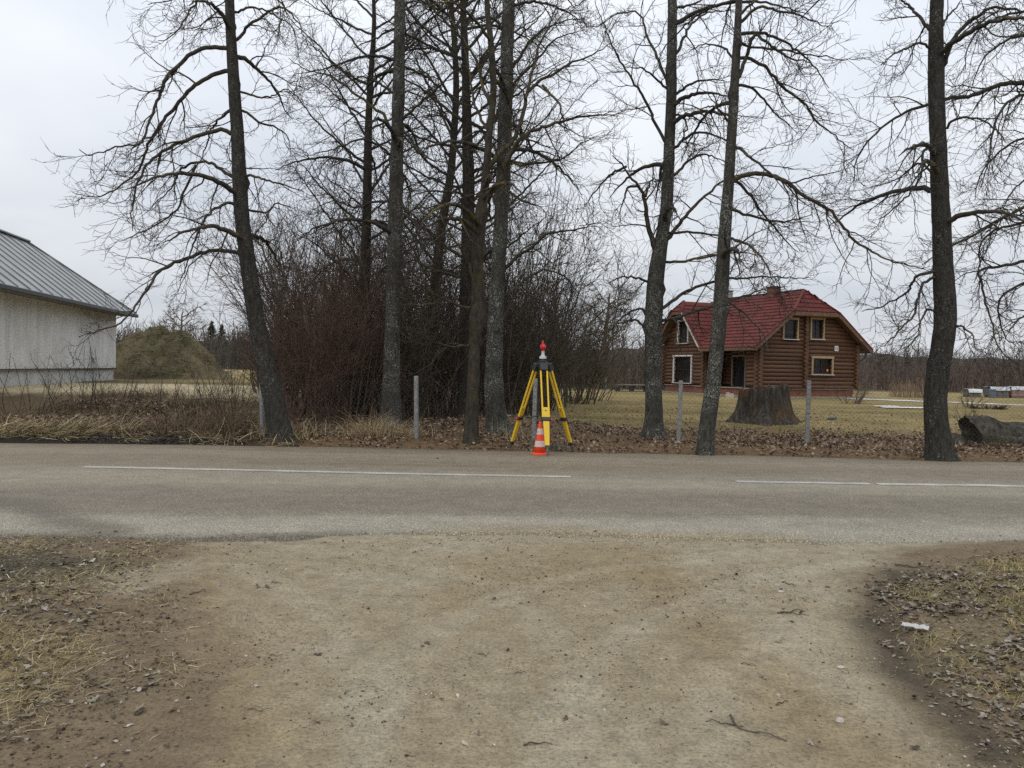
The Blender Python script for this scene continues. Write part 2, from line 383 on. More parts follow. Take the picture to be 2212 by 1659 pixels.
# wheel tracks swinging out of the drive towards both directions: packed paler in the middle, loose ochre grit at the rims
for pts_, st_ in (([(840, 1700), (800, 1480), (700, 1330), (520, 1230), (250, 1185)], .75), ([(1330, 1700), (1270, 1480), (1120, 1310), (900, 1215), (560, 1170)], .6), ([(760, 1700), (830, 1480), (1000, 1330), (1300, 1235), (1700, 1190)], .7), ([(1180, 1700), (1240, 1490), (1420, 1340), (1700, 1240), (2050, 1195)], .8), ([(1560, 1700), (1570, 1500), (1680, 1370), (1860, 1270)], .6)):
    d_ = track(pts_) + (n2 - .5) * .16
    C = lerp(C, (0.335, 0.300, 0.232), (1 - sstep(d_, 0.02, 0.15)) * 0.42 * st_); C = lerp(C, (0.225, 0.184, 0.122), sstep(d_, 0.10, 0.17) * (1 - sstep(d_, 0.19, 0.30)) * 0.4 * st_ * sstep(n1, .35, .6))
dd = sdist(X, Y, POLY_DRIVE)
C = lerp(C, (0.160, 0.122, 0.080), 1 - sstep(dd + wob * 0.55, -0.22, 0.22))
C = lerp(C, (0.105, 0.088, 0.055), (1 - sstep(dd, -1.4, -0.3)) * sstep(n2, 0.42, 0.66) * 0.85)
C = lerp(C, (0.285, 0.245, 0.178), sstep(sdist(X, Y, POLY_PALE) + wob * 0.3, -0.12, 0.10) * 0.8)
C = lerp(C, (0.062, 0.050, 0.036), sstep(sdist(X, Y, POLY_DARKR) + wob * 0.35, -0.12, 0.15) * 0.92)
C = lerp(C, (0.160, 0.130, 0.074), sstep(sdist(X, Y, POLY_LEAFR) + wob * 0.4, 0.05, 0.4) * (0.45 + 0.5 * sstep(n2, 0.4, 0.6)))
C = lerp(C, (0.22, 0.175, 0.085), sstep(sdist(X, Y, POLY_STRAW) + wob * 0.3, -0.1, 0.2) * 0.8)
C = lerp(C, (0.062, 0.058, 0.038), sstep(-X + (n2 - .5) * .8, 2.55, 3.1) * sstep(Y + (n2 - .5) * .6, 4.3, 4.7) * (1 - sstep(Y + (n2 - .5) * .6, 5.3, 5.8)) * .85)
# beyond the road
farm = sstep(Y, 12.0, 12.6)
D = np.tile(np.array([0.200, 0.160, 0.080]), (len(X), 1))
D = lerp(D, (0.142, 0.124, 0.054), sstep(n1 * .6 + n2 * .4, 0.44, 0.60))
D = lerp(D, (0.262, 0.212, 0.108), sstep(n4, 0.50, 0.66) * 0.7 + 0 * X)
D = lerp(D, (0.290, 0.240, 0.130), sstep(Y, 36, 75) * 0.7)
D = lerp(D, (0.095, 0.080, 0.056), np.maximum.reduce([sstep(Y, 60, 63) * sstep(X, -6, -2) * (1 - sstep(X, 26, 29)), sstep(Y, 70, 74) * sstep(X, 27, 31), sstep(Y, 95, 99) * sstep(-X, 10, 16)]))
D = lerp(D, (0.150, 0.105, 0.068), (1 - sstep(Y + (n1 - 0.5) * 7 + (n2 - 0.5) * 3, 16.2, 20.5)))
D = lerp(D, (0.078, 0.058, 0.042), sstep(-X, -0.2, 1.4) * sstep(X, -7.5, -5) * sstep(Y, 15.5, 17))
D = lerp(D, (0.105, 0.080, 0.052), sstep(-X + (n2 - .5) * 2, 4.2, 6.2) * (1 - sstep(Y, 26, 34)))
D = lerp(D, (0.430, 0.385, 0.290), sstep(-X + (n1 - 0.5) * 3, 6.4, 7.6) * sstep(Y + (n2 - 0.5) * 1.6, 19.6, 20.6) * (1 - sstep(Y, 27, 29)))
D = lerp(D, (0.020, 0.018, 0.016), sstep(-X + (n1 - 0.5) * 2.5, 3.9, 5.4) * (1 - sstep(Y + (n2 - 0.5) * 1.0, 13.75, 14.15)))
D = lerp(D, (0.120, 0.095, 0.070), (1 - sstep(Y - far_edge(X), 0.02, 0.35)) * sstep(X, -5.6, -3.4))
D = D * np.array([1.03, 0.96, 0.80]); C = C * np.array([1.02, 1.0, 0.95])
C = lerp(C, D, farm) if False else C * (1 - farm[:, None]) + D * farm[:, None]
C = C * (0.86 + 0.28 * n3[:, None])
ny_, nx_ = GXX.shape; idx = np.arange(nx_ * ny_).reshape(ny_, nx_)
Q = np.stack([idx[:-1, :-1], idx[:-1, 1:], idx[1:, 1:], idx[1:, :-1]], -1).reshape(-1, 4)
k = NT('ground_soil', 0.95, 0.15); c = k.attr(); v = k.coord()
f1 = k.noise(v, 55, 6, 0.7); f2 = k.noise(v, 9, 5, 0.6); vv = k.vor(v, 95); f3 = k.noise(v, 230, 3, 0.7)
c = k.mix(1.0, c, k.ramp(f1, [(0.28, g3(0.52)), (0.5, g3(1.0)), (0.74, g3(1.38))]), 'MULTIPLY')
c = k.mix(1.0, c, k.ramp(f2, [(0.3, g3(0.80)), (0.7, g3(1.16))]), 'MULTIPLY')
c = k.mix(1.0, c, k.ramp(f3, [(0.3, g3(0.75)), (0.7, g3(1.22))]), 'MULTIPLY')
c = k.mix(k.ramp(k.noise(v, 34, 5, 0.8), [(0.585, g3(0)), (0.66, g3(0.75))]), c, (0.075, 0.058, 0.04))
k.color(c); k.bump(k.math('ADD', k.math('ADD', f1, k.math('MULTIPLY', f3, 0.6)), k.math('MULTIPLY', vv.outputs['Distance'], 0.7)), 0.55, 0.012)
M['soil'] = k.m
ground = link('ground', raw_mesh('ground', np.stack([X, Y, Z], 1), Q, smooth=True, col=C), M['soil']); kind(ground, 'structure')

# road
rx = axis([(-160, -14, 6), (-14, -7.5, 0.3), (-7.5, 7.5, 0.09), (7.5, 14, 0.3), (14, 160, 6)]); rv = np.concatenate([[0, 0.004], np.linspace(0.012, 0.988, 74), [0.996, 1]])
RX, RV = np.meshgrid(rx, rv); a = near_edge(RX.ravel()).reshape(RX.shape); b = far_edge(RX.ravel()).reshape(RX.shape)
RY = a + (b - a) * RV; RZ = road_z(RX.ravel(), RY.ravel()).reshape(RX.shape)
RZ[0] = -0.08; RZ[-1] = -0.08; RZ[1] -= 0.006
x, y, vv_ = RX.ravel(), RY.ravel(), RV.ravel()
s1 = fbm(x * 0.35, y * 3.2, 201); s2 = fbm(x * 0.9, y * 7, 202); s3 = fbm(x * 1.5, y * 1.5, 203)
vw = vv_ + (s1 - 0.5) * 0.10 + (s3 - .5) * 0.04
def band(c0, w0, w1): return sstep(vw, c0 - w1, c0 - w0) * (1 - sstep(vw, c0 + w0, c0 + w1))
RC = np.tile(np.array([0.235, 0.216, 0.184]), (len(x), 1))
RC = lerp(RC, (0.300, 0.288, 0.255), band(0.055, 0.02, 0.09) * 0.95)
RC = lerp(RC, (0.180, 0.164, 0.142), band(0.215, 0.05, 0.13) * .75)
RC = lerp(RC, (0.285, 0.265, 0.226), band(0.42, 0.02, 0.10) * 0.8)
RC = lerp(RC, (0.225, 0.196, 0.155), sstep(vw, 0.50, 0.62))
RC = lerp(RC, (0.180, 0.152, 0.118), sstep(s2, 0.50, 0.66) * sstep(vw, 0.52, 0.6) * 0.75)
RC = lerp(RC, (0.265, 0.235, 0.190), band(0.80, 0.03, 0.10) * 0.7)
RC = lerp(RC, (0.175, 0.135, 0.098), sstep(vw, 0.93, 1.0) * 0.7)
RC = lerp(RC, (0.105, 0.098, 0.088), (1 - sstep(vv_ + (s3 - 0.5) * 0.03, 0.002, 0.022)) * sstep(-x, 0.9, 1.7) * 0.55)
arc = np.abs(sdist(x, y, gpoly([(-100, 1075), (60, 1100), (150, 1135), (240, 1152), (244, 1152), (154, 1135), (64, 1100), (-100, 1073)])))
RC = lerp(RC, (0.150, 0.135, 0.116), (1 - sstep(arc, 0.05, 0.32)) * 0.8)
RC = lerp(RC, (0.27, 0.235, 0.175), (1 - sstep(vv_ + (s3 - 0.5) * 0.08, 0.01, 0.05)) * sstep(x, -1.2, 0.0) * (1 - sstep(x, 2.2, 3.0)) * 0.8)
RC *= (0.90 + 0.2 * s2[:, None]) * np.array([1.10, 1.035, 0.91])
idx = np.arange(RX.size).reshape(RX.shape); Q = np.stack([idx[:-1, :-1], idx[:-1, 1:], idx[1:, 1:], idx[1:, :-1]], -1).reshape(-1, 4)
k = NT('dusty_asphalt', 0.9, 0.25); c = k.attr(); v = k.coord()
f1 = k.vor(v, 60); f2 = k.noise(v, 120, 4, 0.7); f3 = k.noise(v, 4, 4)
c = k.mix(1.0, c, k.ramp(f2, [(0.3, g3(0.50)), (0.7, g3(1.48))]), 'MULTIPLY')
c = k.mix(1.0, c, k.ramp(f3, [(0.3, g3(0.90)), (0.7, g3(1.1))]), 'MULTIPLY')
c = k.mix(1.0, c, k.ramp(f1.outputs['Distance'], [(0.05, g3(1.55)), (0.5, g3(0.66))]), 'MULTIPLY')
cr = k.vor(k.coord((1, 1.0, 1)), 0.55, 'DISTANCE_TO_EDGE'); 
k.color(c); k.bump(k.math('ADD', f1.outputs['Distance'], f2), 0.35, 0.006)
M['asphalt'] = k.m
road = link('road', raw_mesh('road', np.stack([x, y, RZ.ravel()], 1), Q, smooth=True, col=RC), M['asphalt']); kind(road, 'structure')

k = NT('worn_road_paint', 0.7, 0.3); v = k.coord(); n = k.noise(v, 30, 5, 0.75); n_b = k.noise(v, 3, 3)
k.color(k.mix(k.ramp(k.math('ADD', n, k.math('MULTIPLY', n_b, 0.5)), [(0.62, g3(0)), (0.86, g3(0.9))]), (0.46, 0.44, 0.395), (0.25, 0.225, 0.185)))
M['paint'] = k.m
for (xa, ya), (xb, yb) in (((178, 1009.5), (1233, 1030.5)), ((1590, 1040.5), (1880, 1045.5)), ((1895, 1046), (2420, 1054))):
    p = G(xa, ya, 0.06)[:2]; q = G(xb, yb, 0.06)[:2]; n = max(8, int((q[0] - p[0]) / 0.12))
    t = np.linspace(0, 1, n); lx = p[0] + (q[0] - p[0]) * t; ly = p[1] + (q[1] - p[1]) * t
    hw = 0.076 + 0.012 * (vnoise(lx * 6, lx * 0, 8) - 0.5)
    lo = np.stack([lx, ly - hw, road_z(lx, ly - hw) + 0.004], 1); hi = np.stack([lx, ly + hw, road_z(lx, ly + hw) + 0.004], 1)
    V = np.concatenate([lo, hi]); i = np.arange(n - 1)
    o = link('road_marking', raw_mesh('road_marking', V, np.stack([i, i + 1, i + 1 + n, i + n], 1)), M['paint']); kind(o, 'structure')

# ------------------------------------------------------------------ loose cover: leaves, blades, pebbles
def frames(yaw, tilt, roll):
    cy, sy, ct, st, cr_, sr = np.cos(yaw), np.sin(yaw), np.cos(tilt), np.sin(tilt), np.cos(roll), np.sin(roll)
    z = np.zeros_like(cy); o = np.ones_like(cy)
    Rz = np.stack([np.stack([cy, -sy, z], -1), np.stack([sy, cy, z], -1), np.stack([z, z, o], -1)], -2)
    Ry = np.stack([np.stack([ct, z, st], -1), np.stack([z, o, z], -1), np.stack([-st, z, ct], -1)], -2)
    Rx = np.stack([np.stack([o, z, z], -1), np.stack([z, cr_, -sr], -1), np.stack([z, sr, cr_], -1)], -2)
    return Rz @ Ry @ Rx
def half_leaf(lobes, seed):
    r = np.random.default_rng(seed); t = np.linspace(0, 1, lobes * 2 + 1)
    w = 0.30 * np.sin(np.pi * np.clip(t * 0.92 + 0.06, 0, 1)) ** 0.8
    w = w * np.where(np.arange(len(t)) % 2 == 1, 1.15, 0.62) * r.uniform(0.8, 1.2, len(t)); w[-1] = 0.02; w[0] = 0.03
    return t, w
def leaf_template(lobes, seed):
    t, w = half_leaf(lobes, seed); _, w2 = half_leaf(lobes, seed + 50); n = len(t)
    r = np.random.default_rng(seed + 9); cl = r.uniform(0.15, 0.5); cw = r.uniform(0.1, 0.8)
    def zc(x, y): return cl * (x - 0.5) ** 2 + cw * y * y + 0.05 * np.sin(x * 9 + seed)
    mid = np.stack([t - 0.5, 0 * t, zc(t, 0 * t)], 1); up = np.stack([t - 0.5 + 0.03, w, zc(t, w)], 1); dn = np.stack([t - 0.5 + 0.03, -w2, zc(t, -w2)], 1)
    V = np.concatenate([mid, up, dn]); i = np.arange(n - 1)
    Q = np.concatenate([np.stack([i, i + 1, n + i + 1, n + i], 1), np.stack([i, 2 * n + i, 2 * n + i + 1, i + 1], 1)])
    return V, Q
LEAFV = [leaf_template(3, s) for s in range(5)]; LEAF_LO = [leaf_template(1, s + 20) for s in range(4)]
def leaves(name, xy, size, pal, lift, templ, label, tilt=0.35, zoff=0.0, keep=None):
    n = len(xy); V = []; Qs = []; Cs = []; base = 0
    z = gz(xy[:, 0], xy[:, 1]) + zoff
    which = rng.integers(0, len(templ), n); pal = np.array(pal)
    for w, (tv, tq) in enumerate(templ):
        s = np.where(which == w)[0]; m = len(s)
        if m == 0: continue
        R = frames(rng.uniform(0, 6.28, m), rng.normal(0, tilt, m), rng.normal(0, tilt, m))
        sz = size * rng.uniform(0.55, 1.35, m)
        p = np.einsum('nij,vj->nvi', R, tv) * sz[:, None, None]
        p[:, :, 2] -= p[:, :, 2].min(axis=1, keepdims=True) * rng.uniform(0.5, 1, (m, 1))
        p += np.stack([xy[s, 0], xy[s, 1], z[s] + rng.uniform(0, lift, m)], 1)[:, None, :]
        V.append(p.reshape(-1, 3)); Qs.append((tq[None] + base + (np.arange(m) * len(tv))[:, None, None]).reshape(-1, 4)); base += m * len(tv)
        cc = pal[rng.integers(0, len(pal), m)] * rng.uniform(0.65, 1.3, (m, 1)); Cs.append(np.repeat(cc, len(tv), 0))
    o = link(name, raw_mesh(name, np.concatenate(V), np.concatenate(Qs), col=np.concatenate(Cs)), M['litter'])
    return kind(o, 'stuff', label, 'leaves' if 'leaf' in name or 'leaves' in name else 'litter')
def blades(name, xy, length, width, pal, lay, bend, label, cat='grass', heading=None, z0=None, spread=0.5, parent=None, seg=3):
    """thin ribbons; lay 0 = upright, 1 = flat"""
    n = len(xy); z = gz(xy[:, 0], xy[:, 1]) if z0 is None else z0
    yaw = rng.uniform(0, 6.283, n) if heading is None else heading + rng.normal(0, spread, n)
    L = length * rng.uniform(0.45, 1.35, n); el = np.pi / 2 * (1 - lay) + rng.normal(0, 0.28, n); el = np.clip(el, 0.02, 1.62)
    pts = np.zeros((n, seg + 1, 3)); pts[:, 0] = np.stack([xy[:, 0], xy[:, 1], z - 0.01], 1)
    for i in range(seg):
        e = el - bend * (i / seg) * rng.uniform(0.3, 1.5, n); e = np.maximum(e, -0.05)
        yaw = yaw + rng.normal(0, 0.18, n)
        pts[:, i + 1] = pts[:, i] + np.stack([np.cos(yaw) * np.cos(e), np.sin(yaw) * np.cos(e), np.sin(e)], 1) * (L / seg)[:, None]
        g_ = gz(pts[:, i + 1, 0], pts[:, i + 1, 1]) if z0 is None else z0
        if lay > 0.5: pts[:, i + 1, 2] = np.maximum(pts[:, i + 1, 2], g_ + 0.006)
    wv = np.stack([-np.sin(yaw), np.cos(yaw), rng.normal(0, 0.5, n)], 1); wv /= np.linalg.norm(wv, axis=1, keepdims=True)
    ww = width * rng.uniform(0.6, 1.4, n)
    prof = np.linspace(1, 0.15, seg + 1) ** 0.6
    A = pts + wv[:, None] * (ww[:, None] * prof)[..., None] / 2; B = pts - wv[:, None] * (ww[:, None] * prof)[..., None] / 2
    V = np.stack([A, B], 2).reshape(-1, 3); k_ = 2 * (seg + 1)
    i = np.arange(seg) * 2; q = np.stack([i, i + 1, i + 3, i + 2], 1)
    Q = (q[None] + (np.arange(n) * k_)[:, None, None]).reshape(-1, 4)
    pal = np.array(pal); cc = pal[rng.integers(0, len(pal), n)] * rng.uniform(0.7, 1.3, (n, 1))
    o = link(name, raw_mesh(name, V, Q, col=np.repeat(cc, k_, 0)), M['litter'], parent)
    return kind(o, 'stuff', label, cat) if parent is None else kind(o, 'stuff')
OCT = np.array([(1, 0, 0), (-1, 0, 0), (0, 1, 0), (0, -1, 0), (0, 0, 1), (0, 0, -1), ], float)
OT = np.array([(0, 2, 4), (2, 1, 4), (1, 3, 4), (3, 0, 4), (2, 0, 5), (1, 2, 5), (3, 1, 5), (0, 3, 5)])
def pebbles(name, xy, size, pal, label, zf=None, flat=0.6):
    n = len(xy); z = gz(xy[:, 0], xy[:, 1]) if zf is None else zf(xy[:, 0], xy[:, 1])
    s = size * np.exp(rng.normal(0, 0.45, n)); R = frames(rng.uniform(0, 6.28, n), rng.normal(0, 0.3, n), rng.normal(0, 0.3, n))
    v = OCT[None] * rng.uniform(0.6, 1.3, (n, 6, 3)) + rng.normal(0, 0.18, (n, 6, 3)); v = v * np.array([1, 0.8, flat])
    v = np.einsum('nij,nvj->nvi', R, v) * s[:, None, None] * 0.5 + np.stack([xy[:, 0], xy[:, 1], z + s * 0.12], 1)[:, None]
    pal = np.array(pal); cc = pal[rng.integers(0, len(pal), n)] * rng.uniform(0.7, 1.3, (n, 1))
    o = link(name, raw_mesh(name, v.reshape(-1, 3), tris=(OT[None] + (np.arange(n) * 6)[:, None, None]).reshape(-1, 3), col=np.repeat(cc, 6, 0)), M['litter'])
    return kind(o, 'stuff', label, 'pebbles')
def scatter(n, x0, x1, y0, y1, dens=None):
    xy = np.stack([rng.uniform(x0, x1, n), rng.uniform(y0, y1, n)], 1)
    if dens is not None: xy = xy[rng.random(n) < dens(xy[:, 0], xy[:, 1])]
    return xy
def in_view(x, y, m=1.2): return np.abs(x) < 0.645 * y + m

BROWN = [(0.175, 0.115, 0.074), (0.135, 0.085, 0.055), (0.225, 0.16, 0.108), (0.085, 0.058, 0.042), (0.29, 0.225, 0.165)]
GREYLEAF = [(0.225, 0.195, 0.152), (0.17, 0.135, 0.098), (0.28, 0.255, 0.21), (0.12, 0.092, 0.066), (0.15, 0.10, 0.064), (0.085, 0.067, 0.05)]
STRAW = [(0.33, 0.265, 0.145), (0.42, 0.35, 0.21), (0.26, 0.20, 0.105), (0.20, 0.155, 0.085), (0.14, 0.11, 0.06)]
OLIVE = [(0.20, 0.155, 0.06), (0.15, 0.135, 0.05), (0.26, 0.20, 0.09), (0.12, 0.115, 0.045)]
# near side
edge_d = lambda x, y: (1 - sstep(sdist(x, y, POLY_DRIVE) + (fbm(x * 2, y * 2, 5) - .5) * .6, -0.5, 0.1))
xy = scatter(16500, 1.6, 5.6, 2.3, 6.6, lambda x, y: in_view(x, y) * sstep(sdist(x, y, POLY_LEAFR), -0.15, 0.35) * (0.10 + 0.90 * sstep(fbm(x * 2.3, y * 2.3, 9), 0.38, 0.58)))
leaves('fallen_leaves', xy, 0.040, GREYLEAF, 0.012, LEAFV, 'curled grey brown oak leaves lying on the near right verge', tilt=0.24)
xy = scatter(7800, -5.6, -1.2, 2.3, 6.0, lambda x, y: in_view(x, y) * (0.9 * sstep(sdist(x, y, POLY_LEAFL), -0.2, 0.2) * sstep(fbm(x * 2.6, y * 2.6, 19), 0.42, 0.62) + 0.30 * edge_d(x, y) * sstep(fbm(x * 3, y * 3, 77), .42, .6)))
leaves('fallen_leaves', xy, 0.040, GREYLEAF, 0.010, LEAFV, 'scattered pale oak leaves on brown soil at near left', tilt=0.22)
hd = math.radians(28)
xy = scatter(36000, -4.2, -1.4, 2.3, 5.2, lambda x, y: in_view(x, y) * sstep(sdist(x, y, POLY_STRAW) + (fbm(x * 3, y * 3, 29) - .5) * .5, -0.12, 0.15) * (0.25 + 0.75 * sstep(fbm(x * 4, y * 4, 39), 0.38, 0.55)))
blades('straw', xy, 0.10, 0.0030, STRAW, 0.86, 0.4, 'matted yellow straw lying flat at the near left edge', heading=hd, spread=1.15)
xy = scatter(22000, -5.6, -1.2, 2.3, 6.2, lambda x, y: in_view(x, y) * edge_d(x, y) * sstep(fbm(x * 1.9, y * 1.9, 49), 0.42, 0.62))
blades('sparse_grass', xy, 0.085, 0.0042, OLIVE + STRAW[:3] + STRAW[:2], 0.82, 0.7, 'sparse olive grass on the brown soil at left')
xy = scatter(44000, 1.5, 5.6, 2.3, 6.6, lambda x, y: in_view(x, y) * sstep(sdist(x, y, POLY_LEAFR), 0.0, 0.4) * sstep(fbm(x * 1.6, y * 1.6, 59), 0.30, 0.52))
blades('tufted_grass', xy, 0.085, 0.0042, [(0.26, 0.205, 0.085), (0.20, 0.165, 0.065), (0.33, 0.26, 0.12), (0.16, 0.14, 0.055)], 0.66, 0.9, 'low olive and tan grass tufts between leaves at near right', heading=0.3, spread=1.0)
xy = scatter(3120, 1.6, 5.6, 2.3, 4.4, lambda x, y: in_view(x, y) * sstep(sdist(x, y, POLY_LEAFR), 0.15, 0.5) * sstep(fbm(x * 2.1, y * 2.1, 69), 0.5, 0.62))
blades('straw', xy, 0.13, 0.0035, STRAW, 0.85, 0.4, 'pale straw tangled among leaves in the near right corner', heading=0.5, spread=0.9)
xy = scatter(16800, -5.6, -1.2, 2.3, 6.4, lambda x, y: in_view(x, y) * edge_d(x, y) * (.25 + .75 * sstep(fbm(x * 2.2, y * 2.2, 88), .4, .6)))
pebbles('soil_crumbs', xy, 0.010, [(0.07, 0.055, 0.038), (0.11, 0.085, 0.058), (0.045, 0.037, 0.028), (0.19, 0.155, 0.11)], 'dark soil crumbs and bark bits on the near left verge')
xy = scatter(31200, 1.6, 5.6, 2.3, 6.6, lambda x, y: in_view(x, y) * sstep(sdist(x, y, POLY_LEAFR), -0.1, 0.3) * (0.2 + 0.8 * sstep(fbm(x * 1.7, y * 1.7, 89), 0.36, 0.56)))
leaves('leaf_fragments', xy, 0.021, GREYLEAF[1:] + [(0.07, 0.055, 0.04)], 0.006, LEAF_LO, 'broken bits of dead leaf matted over the near right verge', tilt=0.3)
xy = scatter(10800, -5.6, -1.2, 2.3, 6.2, lambda x, y: in_view(x, y) * edge_d(x, y) * sstep(fbm(x * 2.4, y * 2.4, 90), 0.42, 0.58))
leaves('leaf_fragments', xy, 0.020, GREYLEAF[1:], 0.005, LEAF_LO, 'broken bits of dead leaf scattered over the near left soil', tilt=0.3)
PEB = [(0.30, 0.255, 0.18), (0.20, 0.158, 0.105), (0.10, 0.080, 0.058), (0.37, 0.33, 0.25), (0.065, 0.052, 0.04), (0.24, 0.175, 0.095)]
xy = scatter(72000, -5.6, 5.6, 2.3, 7.0, lambda x, y: in_view(x, y) * (y < near_edge(x) - 0.03) * (0.12 + 0.88 * sstep(fbm(x * 1.8, y * 1.8, 79), 0.42, 0.66)))
pebbles('grit', xy, 0.0068, PEB, 'loose grit and small pebbles strewn over the dirt drive')
xy = scatter(204, -5.6, 5.6, 2.3, 7.0, lambda x, y: in_view(x, y) * (y < near_edge(x) - 0.03))
pebbles('pebble_scatter', xy, 0.015, PEB, 'larger pebbles scattered over the dirt drive')
xy = scatter(2600, -6, 6, 6.2, 7.6, lambda x, y: np.exp(-((y - near_edge(x) - 0.04) / 0.10) ** 2) * 0.8)
pebbles('edge_gravel', xy, 0.012, PEB + [(0.08, 0.075, 0.07)], 'crumbled gravel along the near edge of the asphalt', zf=lambda x, y: np.maximum(gz(x, y), np.where(y > near_edge(x), road_z(x, y), -1)))
# far verge
def leafdens(x, y): return sstep(x + (fbm(x * .6, y * .6, 7) - .5) * 2, -4.4, -3.2) * (y > far_edge(x) + 0.04) * (1 - 0.955 * sstep(y + (fbm(x * .5, y * .5, 8) - .5) * 5, 16.5, 21.0)) * (0.35 + 0.65 * sstep(fbm(x * 1.3, y * 1.3, 11), 0.35, 0.6))
xy = scatter(90000, -4.5, 13.5, 12.9, 30, lambda x, y: in_view(x, y) * leafdens(x, y))
leaves('fallen_leaves', xy, 0.062, BROWN, 0.05, LEAF_LO, 'thick brown leaf litter under the trees beyond the road', tilt=0.5)
xy = scatter(46000, -0.5, 22, 13.6, 38, lambda x, y: in_view(x, y) * (0.15 + 0.85 * sstep(y, 16, 20)) * (0.3 + 0.7 * sstep(fbm(x * .9, y * .9, 12), 0.4, 0.6)))
blades('lawn_grass', xy, 0.075, 0.009, [(0.26, 0.195, 0.082), (0.165, 0.132, 0.05), (0.32, 0.25, 0.115), (0.11, 0.096, 0.038), (0.19, 0.13, 0.065)], 0.5, 0.8, 'short winter lawn grass behind the wire fence', seg=2)
xy = scatter(2600, -1.0, 9.5, 13.2, 15.4, lambda x, y: (y > far_edge(x) + 0.1) * sstep(fbm(x * 1.2, y * 1.2, 14), 0.48, 0.62) * 0.8)
blades('dry_verge_grass', xy, 0.17, 0.005, [(0.34, 0.25, 0.14), (0.27, 0.19, 0.11), (0.42, 0.33, 0.2)], 0.45, 1.1, 'dry tan grass poking through leaves at the far road edge')
# ------------------------------------------------------------------ trees
def unit(a): return a / (np.linalg.norm(a, axis=-1, keepdims=True) + 1e-9)
def grow(p0, d0, L, nseg, r, wig, g0, g1):
    n = len(p0); pts = np.zeros((n, nseg + 1, 3)); pts[:, 0] = p0; d = unit(d0.copy())
    for i in range(nseg):
        t = i / max(1, nseg - 1)
        d = d + r.normal(0, wig, (n, 3)); d[:, 2] += g0 * (1 - t) + g1 * t; d = unit(d)
        pts[:, i + 1] = pts[:, i] + d * (L / nseg)[:, None]
    return pts
def spawn(pts, rad, k, r, t0, t1, amin, amax, bias=(0, 0, 0)):
    """k children per path: start points, directions, parent radius and position along the parent"""
    N, S, _ = pts.shape
    t = (np.arange(k)[None, :] + r.uniform(0, 1, (N, k))) / k * (t1 - t0) + t0
    f = t * (S - 1); i = np.minimum(f.astype(int), S - 2); u = (f - i)[..., None]
    n = np.arange(N)[:, None]; a = pts[n, i]; b = pts[n, i + 1]; p = a * (1 - u) + b * u; tg = unit(b - a)
    pr = rad[n, i] * (1 - u[..., 0]) + rad[n, i + 1] * u[..., 0]
    q = r.normal(0, 1, p.shape); q = unit(q - (q * tg).sum(-1, keepdims=True) * tg)
    an = r.uniform(amin, amax, t.shape)[..., None]
    d = np.cos(an) * tg + np.sin(an) * q + np.array(bias)
    return p.reshape(-1, 3), unit(d).reshape(-1, 3), pr.ravel(), t.ravel()
def taper(n, S, r0, r1): return r0[:, None] * (1 - np.linspace(0, 1, S)[None]) + r1 * np.linspace(0, 1, S)[None]

def limb_mesh(tree, org, path, r0, r, k1=12, k2=6, k3=2, l1=1.0, mat='branch', tmin=0.18, droop=-0.10, lift=0.10, bias=(0, 0, -0.12), r1=0.006, name='limb', tw='twig', thick=1.0):
    """one limb with its side branches; the fine twigs are its sub-part"""
    n = len(path); S = max(14, int(n * 4)); c = spline(path, S)
    L = np.linalg.norm(np.diff(c, axis=0), axis=1).sum()
    c[2:] += np.cumsum(r.normal(0, 0.011, (S - 2, 3)), axis=0) * 0.6 + r.normal(0, 0.008, (S - 2, 3))
    pts = c[None]; rad = (r0 * (1 - np.linspace(0, 1, S)) ** 0.85 + r1)[None]
    tb = TB(); tb.add(pts, rad, 7)
    kk = max(3, int(k1 * L / 3.0))
    p, d, pr, t = spawn(pts, rad, kk, r, tmin, 0.99, 0.5, 1.15, bias)
    L1 = l1 * r.uniform(0.45, 1.25, len(p)) * (0.55 + 0.6 * (1 - t)) * min(1.2, 0.5 + L / 4)
    q = grow(p, d, L1, 7, r, 0.20, droop, lift); ra = taper(len(p), 8, np.clip(pr * 0.50, 0.005, 0.017) * thick, 0.0032)
    # the tip of the limb keeps growing as a fan
    tb.add(q, ra, 4)
    o = tb.build(name, M[mat], tree, org)
    p2, d2, pr2, t2 = spawn(q, ra, k2, r, 0.12, 1.0, 0.35, 1.0, (0, 0, 0.02))
    L2 = 0.50 * r.uniform(0.4, 1.3, len(p2)) * (1.1 - 0.5 * t2) * (0.6 + 0.4 * l1)
    q2 = grow(p2, d2, L2, 4, r, 0.24, -0.02, 0.10); ra2 = taper(len(p2), 5, np.clip(pr2 * 0.62, 0.0042, 0.0068) * thick, 0.0026)
    tt = TB(); tt.add(q2, ra2, 3)
    if k3:
        p3, d3, pr3, t3 = spawn(q2, ra2, k3, r, 0.25, 1.0, 0.4, 1.0, (0, 0, 0.08))
        q3 = grow(p3, d3, 0.19 * r.uniform(0.5, 1.4, len(p3)), 2, r, 0.24, 0.0, 0.08)
        tt.add(q3, taper(len(p3), 3, np.full(len(p3), 0.0036) * thick, 0.0017), 3)
    kind(tt.build('twigs', M[tw], o, org), 'stuff'); return o

